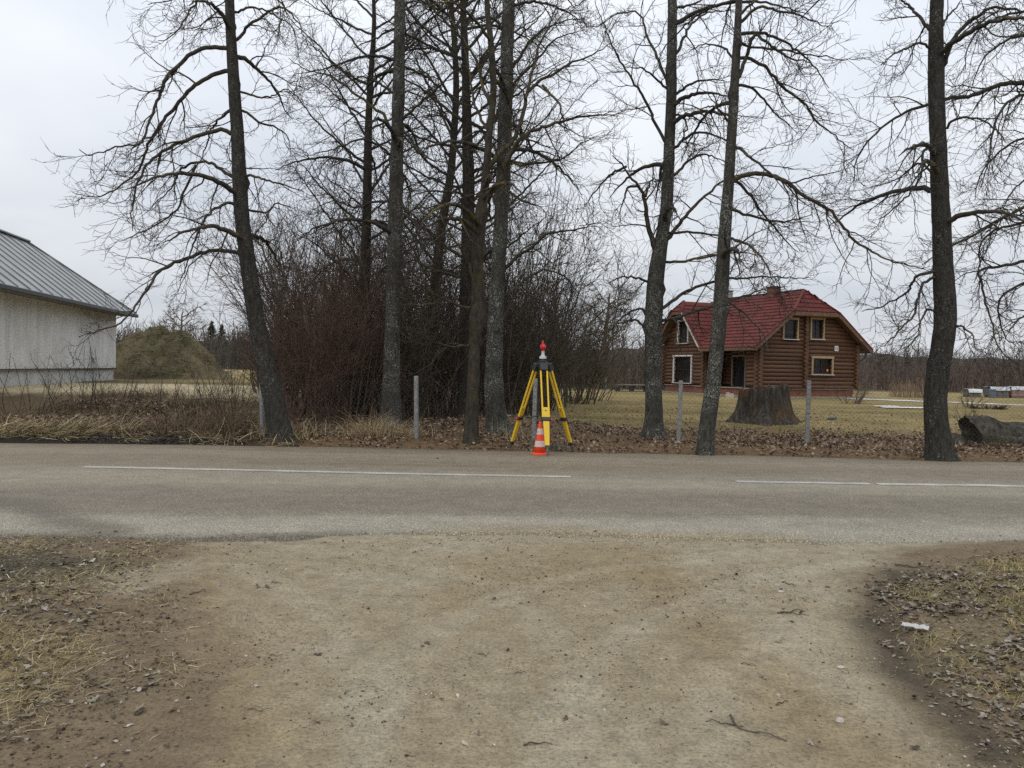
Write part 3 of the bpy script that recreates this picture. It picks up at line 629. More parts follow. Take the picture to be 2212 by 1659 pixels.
def trunk_mesh(tree, org, path, rad, mat, r, sides=16, flare=1.0, name='trunk'):
    n = 90; c = spline(np.concatenate([path, rad[:, None]], 1), n); pc, rc = c[:, :3], np.maximum(c[:, 3], 0.012)
    V, Q = tube_arrays(pc[None], rc[None], sides)
    V = V.reshape(n, sides, 3); dirv = V - pc[:, None]; ang = np.arange(sides) / sides * 6.283
    hgt = (pc[:, 2] - pc[0, 2])
    ph = r.uniform(0, 6.28, 3); lob = 0.5 + 0.5 * np.cos(ang[None] * 3 + ph[0]) * np.cos(ang[None] * 2 + ph[1])
    fl = flare * np.exp(-np.maximum(hgt, 0) / 0.17)[:, None] * (0.30 + 0.75 * lob)
    an = np.cos(ang)[None] * 1.6 + 50; bn = np.sin(ang)[None] * 1.6
    s = int(r.integers(0, 999)); nz = fbm(an + hgt[:, None] * 0.0, bn + hgt[:, None] * 1.6, s, 3) - 0.5 + 0.5 * (fbm(an * 2.5, bn * 2.5 + hgt[:, None] * 5, s + 3, 2) - 0.5)
    V = pc[:, None] + dirv * (1 + fl + 0.26 * nz)[..., None]
    for _ in range(4):                                            # knots and burls
        i = int(r.integers(12, n * 0.6)); a = r.uniform(0, 6.28); w = np.exp(-((np.arange(n) - i)[:, None] * (hgt[-1] / n) / 0.07) ** 2 - ((np.angle(np.exp(1j * (ang[None] - a)))) / 0.5) ** 2)
        V = V + dirv * (w * 0.45)[..., None]
    return link(name, raw_mesh(name, V.reshape(-1, 3) - np.array(org), Q, smooth=True), M[mat], tree)

def z2(*a): return [(x * .3024, y * .3024) for x, y in a]
def z3(*a): return [(x * .336 + 557, y * .336) for x, y in a]
def z7(*a): return [(x * .433 + 1254, y * .433) for x, y in a]
def z6(*a): return [(x * .2772 + 1310, y * .2772 + 585) for x, y in a]
def z8(*a): return [(x * .2688 + 1728, y * .2688 + 585) for x, y in a]

def make_tree(name, label, Yd, trunk, limbs, seed, mat='bark', bmat='branch', height=12.5, extra=8, dens=1.0, ext_l=1.0, flare=1.0, group='bare roadside trees', tw='twig', updir=0.15, top_limbs=8, zlift=0.0, twig2=6, twig3=2, thick=1.0):
    """trunk: [(x, y, width)] in frame units at distance Yd; limbs: (points, depth drift at tip, width[, density])"""
    r = np.random.default_rng(seed)
    path = np.array([P(x, y, Yd) for x, y, w in trunk]); rad = 0.93 * np.array([pxr(w, Yd) for x, y, w in trunk])
    path[0, 2] = gz1(path[0, 0], path[0, 1]) - 0.10
    org = path[0] + np.array([0, 0, 0.10]); t = empty(name, org); tag(t, label, 'tree', group)
    d = unit(path[-1] - path[-2]); top = path[-1]; height = max(height, top[2] + 0.35)
    nx = 4
    for i in range(1, nx + 1):
        f = i / nx; q = top + d * (height - top[2]) * f + r.normal(0, 0.06, 3) * np.array([1, 1, 0]); path = np.concatenate([path, q[None]]); rad = np.append(rad, rad[len(trunk) - 1] * (1 - 0.86 * f))
    trunk_mesh(t, org, path, rad, mat, r, flare=flare)
    def at_h(z):
        i = int(np.clip(np.searchsorted(path[:, 2], z) - 1, 0, len(path) - 2)); u = (z - path[i, 2]) / (path[i + 1, 2] - path[i, 2]); return path[i] * (1 - u) + path[i + 1] * u, rad[i] * (1 - u) + rad[i + 1] * u
    for lb in limbs:
        pts, dy, w = lb[:3]; dn = lb[3] if len(lb) > 3 else 1.0
        m = len(pts); s = np.linspace(0, 1, m)
        pp = np.array([P(x, y, Yd + dy * (u ** 1.2)) for (x, y), u in zip(pts, s)])
        ax_, ar_ = at_h(pp[0, 2])                                     # root the limb in the trunk it grows from
        if np.linalg.norm((pp[0] - ax_)[:2]) < ar_ + 0.16: pp = np.concatenate([[at_h(pp[0, 2] - 0.02)[0]], pp])
        if bmat == 'branch' and r.random() < 0.2: bm_ = 'branch_moss'
        else: bm_ = bmat
        limb_mesh(t, org, pp, pxr(w, Yd), r, k1=12 * dn * dens, k2=twig2, k3=twig3, mat=bm_, tw=tw, thick=thick)
    # limbs towards and away from the road, and the part of the crown above the frame
    for j in range(extra + top_limbs):
        if j < extra: z = r.uniform(3.2, 8.0); az = r.choice([-1, 1]) * math.pi / 2 + r.normal(0, 0.55)
        else: z = r.uniform(8.0, height * 0.95); az = r.uniform(0, 6.28)
        b, br = at_h(z); Ll = ext_l * r.uniform(1.3, 2.6) * (1 if z < 8 else max(0.5, 1.25 - (z - 8) / 6))
        h = np.array([math.cos(az), math.sin(az), 0])
        u = np.linspace(0, 1, 6)[:, None]
        pp = b + h * Ll * u + np.array([0, 0, 1]) * Ll * (updir * 2.4 * u - (updir * 1.4 + 0.32) * u * u)
        dn = (0.75 if j < extra else 0.5)
        limb_mesh(t, org, pp, min(br * 0.42, 0.045), r, k1=12 * dn * dens, k2=max(4, twig2 - 1), k3=max(1, twig3 - 1) if j < extra else 1, mat=bmat, tw=tw, thick=thick)
    return t

make_tree('bare_tree', 'leaning bare tree whose long limbs arch down toward the grey barn', 14.0,
    [(608, 958, 52), (594, 880, 50), (570, 770, 42), (548, 660, 38), (530, 530, 35), (520, 440, 33), (512, 280, 29), (503, 150, 26), (496, 0, 21)],
    [(z2((1650, 350), (1500, 335), (1350, 390), (1230, 490), (1170, 560), (1110, 690), (1030, 880), (975, 985), (840, 1000), (700, 1035), (600, 1065), (520, 1020)), -1.0, 8.5),
     (z2((1660, 505), (1540, 520), (1400, 600), (1270, 740), (1180, 860), (1080, 1000), (1030, 1110), (980, 1220), (890, 1300), (700, 1410), (530, 1370)), 0.6, 8.5),
     (z2((1670, 960), (1560, 935), (1400, 990), (1240, 1060), (1160, 1100), (1070, 1180), (1010, 1290), (960, 1450), (940, 1650)), -0.5, 8.5),
     (z2((1680, 1275), (1560, 1180), (1450, 1150), (1330, 1190), (1285, 1220), (1230, 1350), (1100, 1480)), 1.0, 6.5),
     (z2((1400, 1180), (1330, 1350), (1260, 1500), (1100, 1620), (900, 1720)), 0.5, 4.5),
     (z2((1700, 1465), (1600, 1450), (1500, 1500), (1430, 1570), (1380, 1680), (1330, 1850), (1280, 2000)), -0.8, 5.5),
     ([(524, 545), (470, 543), (420, 550), (386, 565), (343, 587), (323, 617), (299, 654), (280, 685), (235, 711), (175, 727)], -1.6, 8.0, 0.8),
     ([(492, -100), (452, -80), (423, 0), (399, 40), (375, 73), (345, 82)], -0.4, 6),
     ([(494, -60), (460, -70), (420, -30), (380, 0), (320, 10)], 0.8, 5),
     (z2((1695, 280), (1760, 180), (1850, 110), (1920, 60), (1980, 40), (2060, 70), (2130, 150), (2150, 250)), -0.6, 6),
     (z2((1670, 90), (1740, 60), (1850, 60), (1960, 110), (2060, 170), (2110, 260)), 0.5, 4.5),
     (z2((1740, 790), (1860, 880), (1960, 910), (2040, 960), (2080, 1060)), 0.7, 5),
     (z2((1755, 1250), (1830, 1260), (1940, 1290), (2060, 1310), (2200, 1350)), -0.5, 5),
     (z2((1780, 1500), (1900, 1500), (2000, 1440), (2120, 1480)), 0.8, 4.5),
     (z2((1735, 660), (1850, 690), (1950, 690), (2040, 650), (2120, 690)), 0.0, 4.0),
     (z2((1670, 780), (1560, 870), (1520, 930), (1490, 1060), (1440, 1160)), 1.2, 4.5),
     (z2((1800, 1700), (1870, 1760), (1920, 1900), (1930, 2050)), -0.8, 4.5),
     (z2((1690, 200), (1640, 150), (1560, 120), (1480, 160), (1420, 230)), 1.0, 3.5)],
    11, mat='bark', extra=7, top_limbs=7, dens=1.0, twig2=6)

make_tree('bare_tree', 'straight speckled grey tree in front of the dark thicket, left of the second fence post', 16.6,
    [(842, 925, 54), (845, 850, 44), (848, 700, 36), (852, 540, 33), (858, 300, 30), (862, 140, 27), (864, 0, 24)],
    [(z3((890, 400), (830, 370), (740, 355), (640, 375), (520, 420), (400, 450), (260, 470)), -1.0, 6),
     (z3((860, 850), (820, 750), (740, 690), (640, 620), (540, 540), (420, 480), (300, 450), (185, 380)), 0.8, 6.5),
     (z3((880, 190), (750, 250), (620, 310)), -0.6, 5),
     (z3((930, 430), (1020, 460), (1110, 520), (1180, 580), (1240, 700)), 0.7, 5),
     (z3((930, 770), (1000, 700), (1100, 620), (1190, 550), (1290, 450), (1420, 430)), -0.8, 6),
     (z3((925, 800), (980, 890), (1060, 980), (1130, 1025), (1200, 1035), (1290, 1070)), -1.2, 5),
     (z3((850, 1300), (760, 1300), (640, 1340), (500, 1300), (350, 1350)), 0.8, 5),
     (z3((900, 1360), (1000, 1430), (1080, 1500), (1180, 1620)), -0.8, 5.5),
     (z3((860, 1000), (760, 930), (640, 900), (480, 960), (300, 1000)), -1.2, 5),
     (z3((930, 40), (1000, 10), (1040, 20)), 0.5, 5),
     (z3((870, 600), (760, 520), (620, 500), (480, 600)), 1.0, 5)],
    12, mat='bark_lichen', dens=1.1, extra=6, top_limbs=6)

make_tree('bare_tree', 'slim brown trunk with a swollen joint, forking above head height beside the tripod', 13.9,
    [(1016, 966, 36), (1019, 900, 32), (1022, 830, 28), (1026, 740, 28), (1031, 690, 37), (1034, 640, 31), (1032, 580, 28), (1034, 500, 29), (1040, 450, 27), (1048, 400, 19), (1056, 300, 17), (1066, 200, 16), (1060, 90, 14), (1052, 0, 12)],
    [(z3((1440, 1320), (1500, 1230), (1560, 1160), (1610, 1010), (1700, 880), (1800, 820), (1950, 770), (2157, 735), (2300, 740)), -1.2, 12),
     (z3((1470, 1100), (1540, 1000), (1620, 920), (1690, 780), (1720, 630), (1780, 560), (1880, 500), (2000, 430), (2157, 370), (2260, 300)), 0.8, 11),
     (z3((1400, 1330), (1330, 1250), (1230, 1230), (1090, 1220), (960, 1260)), -1.0, 6),
     (z3((1500, 660), (1440, 560), (1400, 400), (1300, 250), (1220, 100), (1180, -60)), 0.9, 6.5),
     (z3((1720, 640), (1760, 480), (1820, 300), (1900, 150), (1960, -20)), 0.6, 6),
     (z3((1830, 550), (1900, 620), (1950, 720), (1970, 850)), -0.8, 5),
     ([(1022, 668), (985, 655), (940, 640), (900, 610), (860, 590)], -1.4, 5),
     ([(1020, 745), (985, 748), (950, 742), (910, 725)], -1.2, 4),
     ([(1030, 640), (1010, 560), (985, 520), (955, 470), (930, 440)], -0.6, 5.5),
     (z3((1490, 850), (1430, 760), (1380, 640), (1360, 480), (1340, 300)), 1.2, 6)],
    13, mat='bark_brown', bmat='branch_moss', dens=1.1, extra=6, top_limbs=6, flare=0.55)

make_tree('bare_tree', 'lichen-covered grey tree with mossy foot just left of the yellow tripod', 15.4,
    [(1080, 950, 52), (1072, 900, 48), (1066, 830, 44), (1070, 700, 38), (1078, 560, 34), (1086, 400, 33), (1093, 200, 31), (1099, 0, 27)],
    [(z3((1610, 1230), (1700, 1290), (1780, 1320), (1830, 1335)), -0.6, 5.5, 0.25),
     (z3((1560, 1300), (1500, 1260), (1490, 1350), (1520, 1460)), 0.6, 9, 0.4),
     (z3((1640, 1030), (1700, 1050), (1850, 1040), (1980, 1010), (2080, 930), (2180, 870)), -0.9, 5),
     ([(1090, 580), (1120, 555), (1147, 538), (1180, 507), (1215, 502), (1255, 498), (1300, 484)], -0.8, 7.5),
     ([(1092, 640), (1130, 610), (1170, 590), (1215, 600), (1250, 640)], 0.8, 5),
     (z3((1600, 480), (1680, 380), (1760, 250), (1840, 180), (1960, 130), (2100, 110)), 0.9, 7),
     (z3((1620, 560), (1700, 480), (1800, 380), (1900, 260), (2060, 200)), -0.6, 6),
     (z3((1590, 200), (1520, 120), (1420, 110), (1300, 170), (1180, 200)), -0.6, 6),
     (z3((1580, 560), (1500, 520), (1420, 560), (1340, 640)), 0.9, 6),
     (z3((1640, 40), (1760, 20), (1900, 40), (2020, 100), (2100, 180)), 0.3, 6),
     (z3((1570, 950), (1480, 860), (1400, 840), (1290, 900)), -0.9, 5)],
    14, mat='bark_lichen', dens=1.1, extra=6, top_limbs=6, flare=1.3)

make_tree('bare_tree', 'forked bare tree standing before the left corner of the log house', 15.5,
    [(1412, 955, 50), (1413, 900, 42), (1412, 820, 38), (1412, 700, 39), (1418, 590, 38), (1428, 520, 31), (1440, 440, 28), (1445, 330, 26), (1450, 200, 24), (1452, 80, 22), (1452, 0, 21)],
    [(z7((385, 1290), (350, 1150), (325, 1000), (300, 930), (230, 830), (170, 760)), -0.5, 12),
     (z7((325, 980), (345, 900), (400, 880)), 0.6, 4.5),
     (z7((295, 930), (240, 930), (210, 990), (180, 1080)), -0.5, 5),
     (z7((230, 830), (150, 870), (80, 930), (10, 1020)), 0.7, 4.5),
     (z7((440, 1190), (500, 1110), (600, 1010), (700, 930), (790, 880), (900, 900)), 0.9, 8),
     (z7((430, 720), (380, 620), (320, 500), (260, 400), (200, 300), (150, 200), (100, 80), (70, 10)), -0.8, 6),
     (z7((440, 440), (370, 280), (330, 190), (300, 90), (250, 60), (150, 80), (60, 140)), 0.8, 6),
     (z7((440, 450), (360, 380), (300, 340), (220, 330)), -0.9, 4.5),
     (z7((475, 470), (560, 410), (640, 390), (740, 395)), -0.8, 5.5),
     (z7((470, 740), (530, 690), (600, 660), (720, 690), (800, 740)), -0.8, 6),
     (z7((475, 870), (540, 800), (600, 770), (660, 790), (730, 830)), 0.7, 6),
     (z7((475, 270), (520, 180), (560, 120), (640, 70), (780, 50)), 1.0, 6),
     (z7((470, 45), (600, 10), (680, -40)), -0.6, 5),
     (z7((470, 570), (520, 590), (530, 660), (500, 740)), -0.9, 4.5),
     (z7((440, 1310), (550, 1300), (680, 1285), (800, 1270), (880, 1300)), -1.0, 5.5),
     (z7((460, 1160), (560, 1160), (700, 1170), (820, 1200), (900, 1290)), 1.2, 5),
     ([(1425, 668), (1454, 651), (1487, 632), (1548, 613), (1587, 607), (1656, 604), (1712, 606), (1753, 607)], 1.0, 7, 0.8),
     ([(1428, 694), (1476, 682), (1532, 665), (1576, 653), (1615, 640), (1656, 627), (1700, 622)], 1.8, 7, 0.8),
     ([(1402, 613), (1379, 599), (1338, 597), (1313, 609)], -0.8, 5),
     (z6((310, 350), (270, 290), (180, 320), (90, 380), (20, 470)), 0.8, 5),
     (z6((300, 440), (230, 390), (120, 400), (40, 420), (-60, 520)), -0.6, 4.5),
     (z6((440, 420), (500, 370), (560, 430), (540, 560)), -0.8, 3.5)],
    15, mat='bark_lichen', extra=5, top_limbs=6, flare=1.0)

make_tree('bare_tree', 'slender bare tree at the road edge crossing the middle of the red roof', 13.25,
    [(1521, 984, 40), (1529, 910, 37), (1543, 810, 34), (1554, 680, 33), (1562, 560, 31), (1570, 450, 27), (1580, 300, 23), (1588, 160, 20), (1596, 0, 15)],
    [(z7((770, 895), (860, 865), (960, 875), (1050, 920), (1150, 990), (1250, 1050), (1330, 1140), (1390, 1200), (1480, 1250), (1600, 1300), (1740, 1330)), -0.8, 9),
     (z7((780, 425), (850, 440), (920, 500), (1000, 590), (1050, 630)), 0.8, 5.5),
     (z7((780, 395), (830, 290), (870, 180), (940, 210), (1030, 270), (1130, 295), (1165, 325)), -0.5, 8),
     (z7((830, 290), (930, 340), (1010, 430), (1120, 500), (1180, 590), (1280, 670), (1380, 740)), 0.6, 6.5),
     (z7((790, 740), (850, 780), (920, 830), (1040, 900), (1150, 880), (1300, 850)), -1.2, 5),
     (z7((760, 1045), (860, 1080), (960, 1105), (1060, 1100), (1160, 1070)), 1.0, 5.5),
     (z7((800, 110), (850, 60), (900, 30), (1000, 40), (1140, 70), (1230, 100)), -0.5, 6),
     (z7((780, 905), (850, 960), (920, 1060), (1000, 1160), (1090, 1260)), 0.9, 5.5),
     (z7((800, 70), (900, -10), (1000, -60), (1120, -40)), 0.8, 5),
     (z7((760, 640), (700, 560), (640, 540), (560, 560)), -0.8, 4),
     (z7((770, 300), (700, 230), (620, 220), (540, 260)), 0.6, 4),
     (z7((800, 220), (900, 240), (1050, 255), (1200, 280), (1330, 300)), 1.2, 4),
     ([(1573, 655), (1620, 690), (1650, 720), (1660, 760)], -0.5, 4, 0.8),
     (z7((750, 1190), (850, 1230), (930, 1330), (960, 1420)), -0.8, 4.5)],
    16, mat='bark_lichen', dens=1.15, extra=5, top_limbs=6, flare=0.5)

make_tree('bare_tree', 'thick bent grey trunk at the road edge, right of the log house', 13.1,
    [(2034, 994, 60), (2026, 940, 52), (2021, 890, 49), (2024, 820, 50), (2034, 750, 48), (2041, 690, 47), (2040, 620, 45), (2034, 480, 40), (2028, 350, 36), (2024, 230, 34), (2022, 120, 33), (2024, 0, 29)],
    [(z7((1820, 320), (1850, 230), (1920, 130), (2000, 60), (2090, 20), (2212, 30), (2330, 80)), -0.8, 10),
     (z7((1755, 170), (1700, 100), (1650, 30), (1600, 0), (1540, 10)), 0.7, 8),
     (z7((1755, 740), (1700, 760), (1710, 850), (1650, 960), (1560, 1050), (1480, 1100)), -0.8, 5),
     (z7((1790, 150), (1850, 60), (1900, 0)), 0.6, 5),
     (z7((1755, 250), (1700, 210), (1620, 240), (1540, 280), (1480, 330)), -0.9, 4.5),
     (z8((1070, 60), (990, 110), (960, 200), (930, 330), (850, 420), (760, 520), (650, 600)), -0.6, 5.5),
     (z8((1060, 0), (930, 50), (880, 150), (800, 210), (660, 280), (500, 330)), 0.8, 6),
     (z8((1100, 330), (1020, 320), (960, 420), (940, 520), (850, 640)), -0.9, 4),
     (z7((1820, 640), (1880, 590), (1960, 590), (2060, 640), (2120, 720)), -0.7, 5),
     (z7((1750, 850), (1690, 820), (1620, 860), (1560, 940)), 0.9, 4.5),
     (z8((1200, 470), (1280, 440), (1380, 520), (1420, 640)), -0.8, 4)],
    17, mat='bark', dens=1.1, extra=5, top_limbs=6, flare=0.9)

make_tree('bare_tree', 'bare tree outside the right edge whose drooping limbs hang into view', 15.2,
    [(2400, 1005, 70), (2395, 850, 55), (2390, 600, 48), (2385, 300, 42), (2380, 0, 36)],
    [(z7((2610, 520), (2400, 420), (2212, 410), (2080, 430), (1950, 480), (1820, 510), (1650, 570), (1560, 610), (1480, 680), (1420, 750), (1380, 830), (1370, 930)), -0.3, 12),
     (z7((2600, 640), (2400, 500), (2212, 480), (2100, 560), (2060, 700), (2030, 850), (2000, 950)), -1.0, 8),
     (z7((2600, 1000), (2400, 1000), (2212, 1040), (2100, 1090), (1950, 1180), (1830, 1240), (1720, 1320)), -0.6, 9),
     (z7((2600, 1120), (2400, 1080), (2212, 1100), (2060, 1140), (1990, 1220), (1985, 1320), (1960, 1400)), 0.6, 8),
     (z7((2600, 300), (2400, 200), (2212, 180), (2080, 240), (2000, 330), (1960, 460)), 0.8, 8),
     (z7((2600, 200), (2400, 60), (2200, 60), (2050, 100), (1960, 200), (1930, 330)), -0.8, 7),
     (z8((1900, -90), (1600, -40), (1440, 0), (1460, 120), (1510, 290), (1550, 430), (1560, 560), (1640, 680), (1800, 780)), -0.8, 6),
     (z8((2200, -40), (1900, 60), (1700, 150), (1600, 300), (1660, 520), (1750, 600)), 0.5, 6),
     (z7((2600, 800), (2400, 700), (2212, 690), (2080, 760), (1990, 880), (1960, 1000)), 0.6, 7),
     (z8((2100, 300), (1850, 340), (1730, 420), (1640, 530)), -0.8, 5),
     (z7((2600, 860), (2400, 820), (2250, 860), (2130, 960), (2080, 1080)), -1.0, 6)],
    18, mat='bark', extra=4, top_limbs=4, dens=1.3, group='bare roadside trees')

# trees standing further back behind the thicket
UP = dict(group='bare trees behind the thicket', bmat='branch', flare=0.8)
def bg_tree(label, Yd, trunk, seed, side, **kw):
    """side: list of (y on trunk, dx, dy, width) sweeping limbs"""
    tr = np.array(trunk, float); L = []; r = np.random.default_rng(seed)
    o = np.argsort(tr[:, 1])
    for y, dx, dy, w in side:
        x = np.interp(y, tr[o, 1], tr[o, 0]); s = np.linspace(0, 1, 6)
        arch = r.uniform(-0.22, 0.10) * abs(dx)
        L.append(([(x + dx * u + r.normal(0, 3) * u, y + dy * u - arch * 4 * u * (1 - u) * 0.6 + r.normal(0, 3) * u) for u in s], r.uniform(-1.5, 1.5), w, 1.0))
    return make_tree('bare_tree', label, Yd, trunk, L, seed, **{**UP, **kw})
rs = np.random.default_rng(99)
def sides(n, y0, y1, reach, rise, wmax):
    r = []
    for i in range(n):
        y = y0 + (y1 - y0) * (i + rs.uniform(0, 1)) / n; s = 1 if i % 2 else -1
        r.append((y, s * reach * rs.uniform(0.5, 1.15), -rise * rs.uniform(0.25, 1.15), wmax * rs.uniform(0.6, 1.0)))
    return r
bg_tree('tall dark trunk rising behind the thicket, left of the straight speckled tree', 20.0, [(782, 890, 26), (786, 740, 24), (789, 600, 23), (793, 440, 21), (795, 300, 18), (800, 180, 14), (808, 60, 10), (806, -20, 8)], 31, sides(28, 640, 5, 180, 210, 6), extra=4, top_limbs=2, height=11.5, mat='bark_dark', twig2=7, twig3=1)
bg_tree('dark double-stemmed tree rising right behind the slim forked brown trunk', 18.5, [(1004, 900, 34), (1006, 740, 32), (1010, 560, 31), (1012, 430, 29), (1010, 300, 24), (1006, 160, 18), (1000, 0, 14)], 32,
    sides(26, 620, 5, 190, 240, 7), extra=4, top_limbs=3, height=12, mat='bark_dark', twig2=7, twig3=1)
bg_tree('second thinner dark stem left of the forked trunk, spreading a broad crown', 21.5, [(930, 880, 26), (936, 700, 24), (950, 520, 22), (975, 360, 18), (985, 180, 14), (975, 0, 10)], 33,
    sides(22, 640, 5, 180, 250, 6), extra=3, top_limbs=2, height=12, mat='bark_dark', twig2=6, twig3=1)
MULTI = []   # multi-stemmed trees are grown with the shrubs below
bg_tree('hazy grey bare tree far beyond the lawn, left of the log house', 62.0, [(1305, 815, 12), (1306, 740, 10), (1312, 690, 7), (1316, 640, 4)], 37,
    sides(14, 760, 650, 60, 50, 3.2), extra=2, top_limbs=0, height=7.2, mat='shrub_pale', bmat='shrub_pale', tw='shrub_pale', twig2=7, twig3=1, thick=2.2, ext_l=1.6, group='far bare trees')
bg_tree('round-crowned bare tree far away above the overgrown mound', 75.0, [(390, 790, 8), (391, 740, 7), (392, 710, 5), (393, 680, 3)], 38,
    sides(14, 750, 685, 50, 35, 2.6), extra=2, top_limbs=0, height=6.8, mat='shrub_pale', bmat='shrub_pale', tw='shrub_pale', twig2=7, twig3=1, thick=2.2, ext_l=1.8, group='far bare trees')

# thicket: multi-stemmed shrubs
def shrub(label, x, Y, h, spread, n, seed, mat='shrub', name='leafless_shrub', k1=9, k2=6, group='shrubs of the thicket', cat='shrub', upright=1.0, thick=1.0, tw=None):
    r = np.random.default_rng(seed); z0 = gz1(x, Y); o = empty(name, (x, Y, z0)); tag(o, label, cat, group)
    a = r.uniform(0, 6.283, n); rr = np.sqrt(r.uniform(0, 1, n)) * spread * 0.35
    p0 = np.stack([x + np.cos(a) * rr, Y + np.sin(a) * rr, np.full(n, z0 - 0.04)], 1)
    d = np.stack([np.cos(a) * 0.34 * spread / h * 2, np.sin(a) * 0.34 * spread / h * 2, np.full(n, upright)], 1) + r.normal(0, 0.13, (n, 3))
    L = h * r.uniform(0.55, 1.08, n); q = grow(p0, d, L, 9, r, 0.10, 0.02, -0.03); ra = taper(n, 10, r.uniform(0.010, 0.024, n) * thick, 0.004)
    s = TB(); s.add(q, ra, 5); so = s.build('stems', M[mat], o, (x, Y, z0)); kind(so, 'stuff')
    p1, d1, pr, t = spawn(q, ra, k1, r, 0.15, 1.0, 0.4, 1.1, (0, 0, 0.1))
    q1 = grow(p1, d1, h * 0.26 * r.uniform(0.4, 1.3, len(p1)) * (1.15 - 0.6 * t), 5, r, 0.18, -0.02, 0.05); r1 = taper(len(p1), 6, np.clip(pr * .5, 0.004, 0.009) * thick, 0.0026 * thick)
    w = TB(); w.add(q1, r1, 3)
    p2, d2, pr2, t2 = spawn(q1, r1, k2, r, 0.2, 1.0, 0.4, 1.0, (0, 0, 0.05))
    q2 = grow(p2, d2, h * 0.10 * r.uniform(0.4, 1.4, len(p2)), 2, r, 0.2, 0.0, 0.05); w.add(q2, taper(len(p2), 3, np.full(len(p2), 0.0038) * thick, 0.002 * thick), 3)
    kind(w.build('twigs', M[tw or mat], o, (x, Y, z0)), 'stuff'); return o
def sx(px, Y): return (px - W0 / 2) / F0 * Y
for (px, Yd, h, sp, n, mat, lab) in [
    (665, 17.2, 3.4, 1.4, 26, 'shrub_red', 'reddish twiggy shrub just right of the leaning tree'),
    (622, 19.5, 2.5, 1.1, 22, 'shrub_red', 'reddish shrub behind the leaning tree, leftmost of the thicket'),
    (735, 18.0, 3.9, 1.7, 28, 'shrub_red', 'tall reddish shrub left of the straight speckled tree'),
    (795, 20.5, 4.3, 1.8, 26, 'shrub', 'dark shrub around the tall dark trunk'),
    (900, 18.8, 3.6, 1.6, 26, 'shrub', 'dark brown shrub behind the second fence post'),
    (960, 20.0, 4.0, 1.7, 26, 'shrub', 'dark shrub left of the slim forked brown trunk'),
    (1050, 20.5, 3.6, 1.6, 24, 'shrub', 'dense dark shrub between the brown trunk and the lichen tree'),
    (1120, 21.5, 3.1, 1.6, 26, 'shrub', 'low dark shrub at the right end of the thicket by the tripod'),
    (585, 23.5, 2.0, 1.2, 20, 'shrub', 'low brown shrub at the far left of the thicket beyond the leaning tree'),
    (680, 23.0, 4.6, 2.0, 24, 'shrub', 'tall dark shrub deep in the thicket on its left half'),
    (860, 24.5, 4.6, 2.0, 24, 'shrub', 'tall dark shrub deep behind the straight speckled tree'),
    (1010, 25.5, 4.6, 2.0, 24, 'shrub', 'tall dark shrub deep behind the slim forked trunk'),
    (1150, 27.0, 4.6, 2.2, 30, 'shrub_olive', 'tall olive brown shrub right behind the tripod head'),
    (1215, 33.0, 4.3, 2.8, 34, 'shrub_olive', 'broad olive brown shrub where the thicket ends above the lawn'),
    (1262, 38.0, 4.2, 3.2, 34, 'shrub_olive', 'rounded brown shrub at the lawn edge, furthest right of the thicket'),
    (668, 26.5, 4.7, 1.7, 24, 'shrub_red', 'tall reddish shrub deep in the thicket right of the leaning tree'),
    (760, 26.5, 5.6, 2.2, 24, 'shrub', 'highest dark shrub left of the straight speckled tree')]:
    shrub(lab, sx(px, Yd), Yd, h * 1.25, sp * 1.15, n, int(px), mat, k1=11, k2=5, thick=1.1)
for px, Yd, h, sp, n, mat, lab in ((712, 24.0, 7.0, 3.0, 13, 'shrub', 'many-stemmed bare tree rising from the depth of the thicket'), (930, 27.0, 8.0, 3.4, 13, 'shrub', 'many-stemmed bare tree behind the second fence post'), (1172, 29.0, 7.6, 3.0, 15, 'shrub', 'many-stemmed bare tree whose fine crown ends above the tripod'), (1225, 34.0, 5.9, 3.4, 18, 'shrub_olive', 'greenish many-stemmed tree above the lawn edge behind the tripod'), (1120, 25.0, 7.4, 2.6, 12, 'shrub', 'slim many-stemmed bare tree right of the lichen-covered trunk')):
    shrub(lab, sx(px, Yd), Yd, h, sp, n, px + 7, mat, 'multi_stemmed_tree', 17, 5, 'bare trees behind the thicket', 'tree', upright=1.3, thick=2.0, tw='twig' if mat == 'shrub' else None)
# the mass of stems behind them that nobody could count
r = np.random.default_rng(5); n = 680
X0 = r.uniform(-9.8, 2.2, n); Y0 = 19 + r.uniform(0, 1, n) * 15; ok = (X0 / Y0 > -0.285 - 0.02 * r.random(n)) & (X0 / Y0 < 0.045); X0, Y0 = X0[ok], Y0[ok]; n = len(X0)
p0 = np.stack([X0, Y0, gz(X0, Y0)], 1); q = grow(p0, r.normal(0, 0.16, (n, 3)) + np.array([0, 0, 1]), r.uniform(2.2, 6.6, n), 5, r, 0.12, 0, 0); ra = taper(n, 6, r.uniform(0.010, 0.026, n), 0.005)
tb = TB(); tb.add(q, ra, 4); p1, d1, pr, t = spawn(q, ra, 11, r, 0.1, 1.0, 0.4, 1.2, (0, 0, 0.1))
q1 = grow(p1, d1, 0.85 * r.uniform(0.3, 1.3, len(p1)), 3, r, 0.2, 0, 0.04); r1 = taper(len(p1), 4, np.full(len(p1), 0.0065), 0.0035); tb.add(q1, r1, 3)
p2, d2, _, _ = spawn(q1, r1, 2, r, 0.2, 1.0, 0.4, 1.0); q2 = grow(p2, d2, 0.42 * r.uniform(0.4, 1.3, len(p2)), 2, r, 0.2, 0, 0.03); tb.add(q2, taper(len(p2), 3, np.full(len(p2), 0.0042), 0.003), 3)
kind(tb.build('undergrowth', M['shrub']), 'stuff', 'tangled mass of dark leafless undergrowth filling the thicket', 'undergrowth')
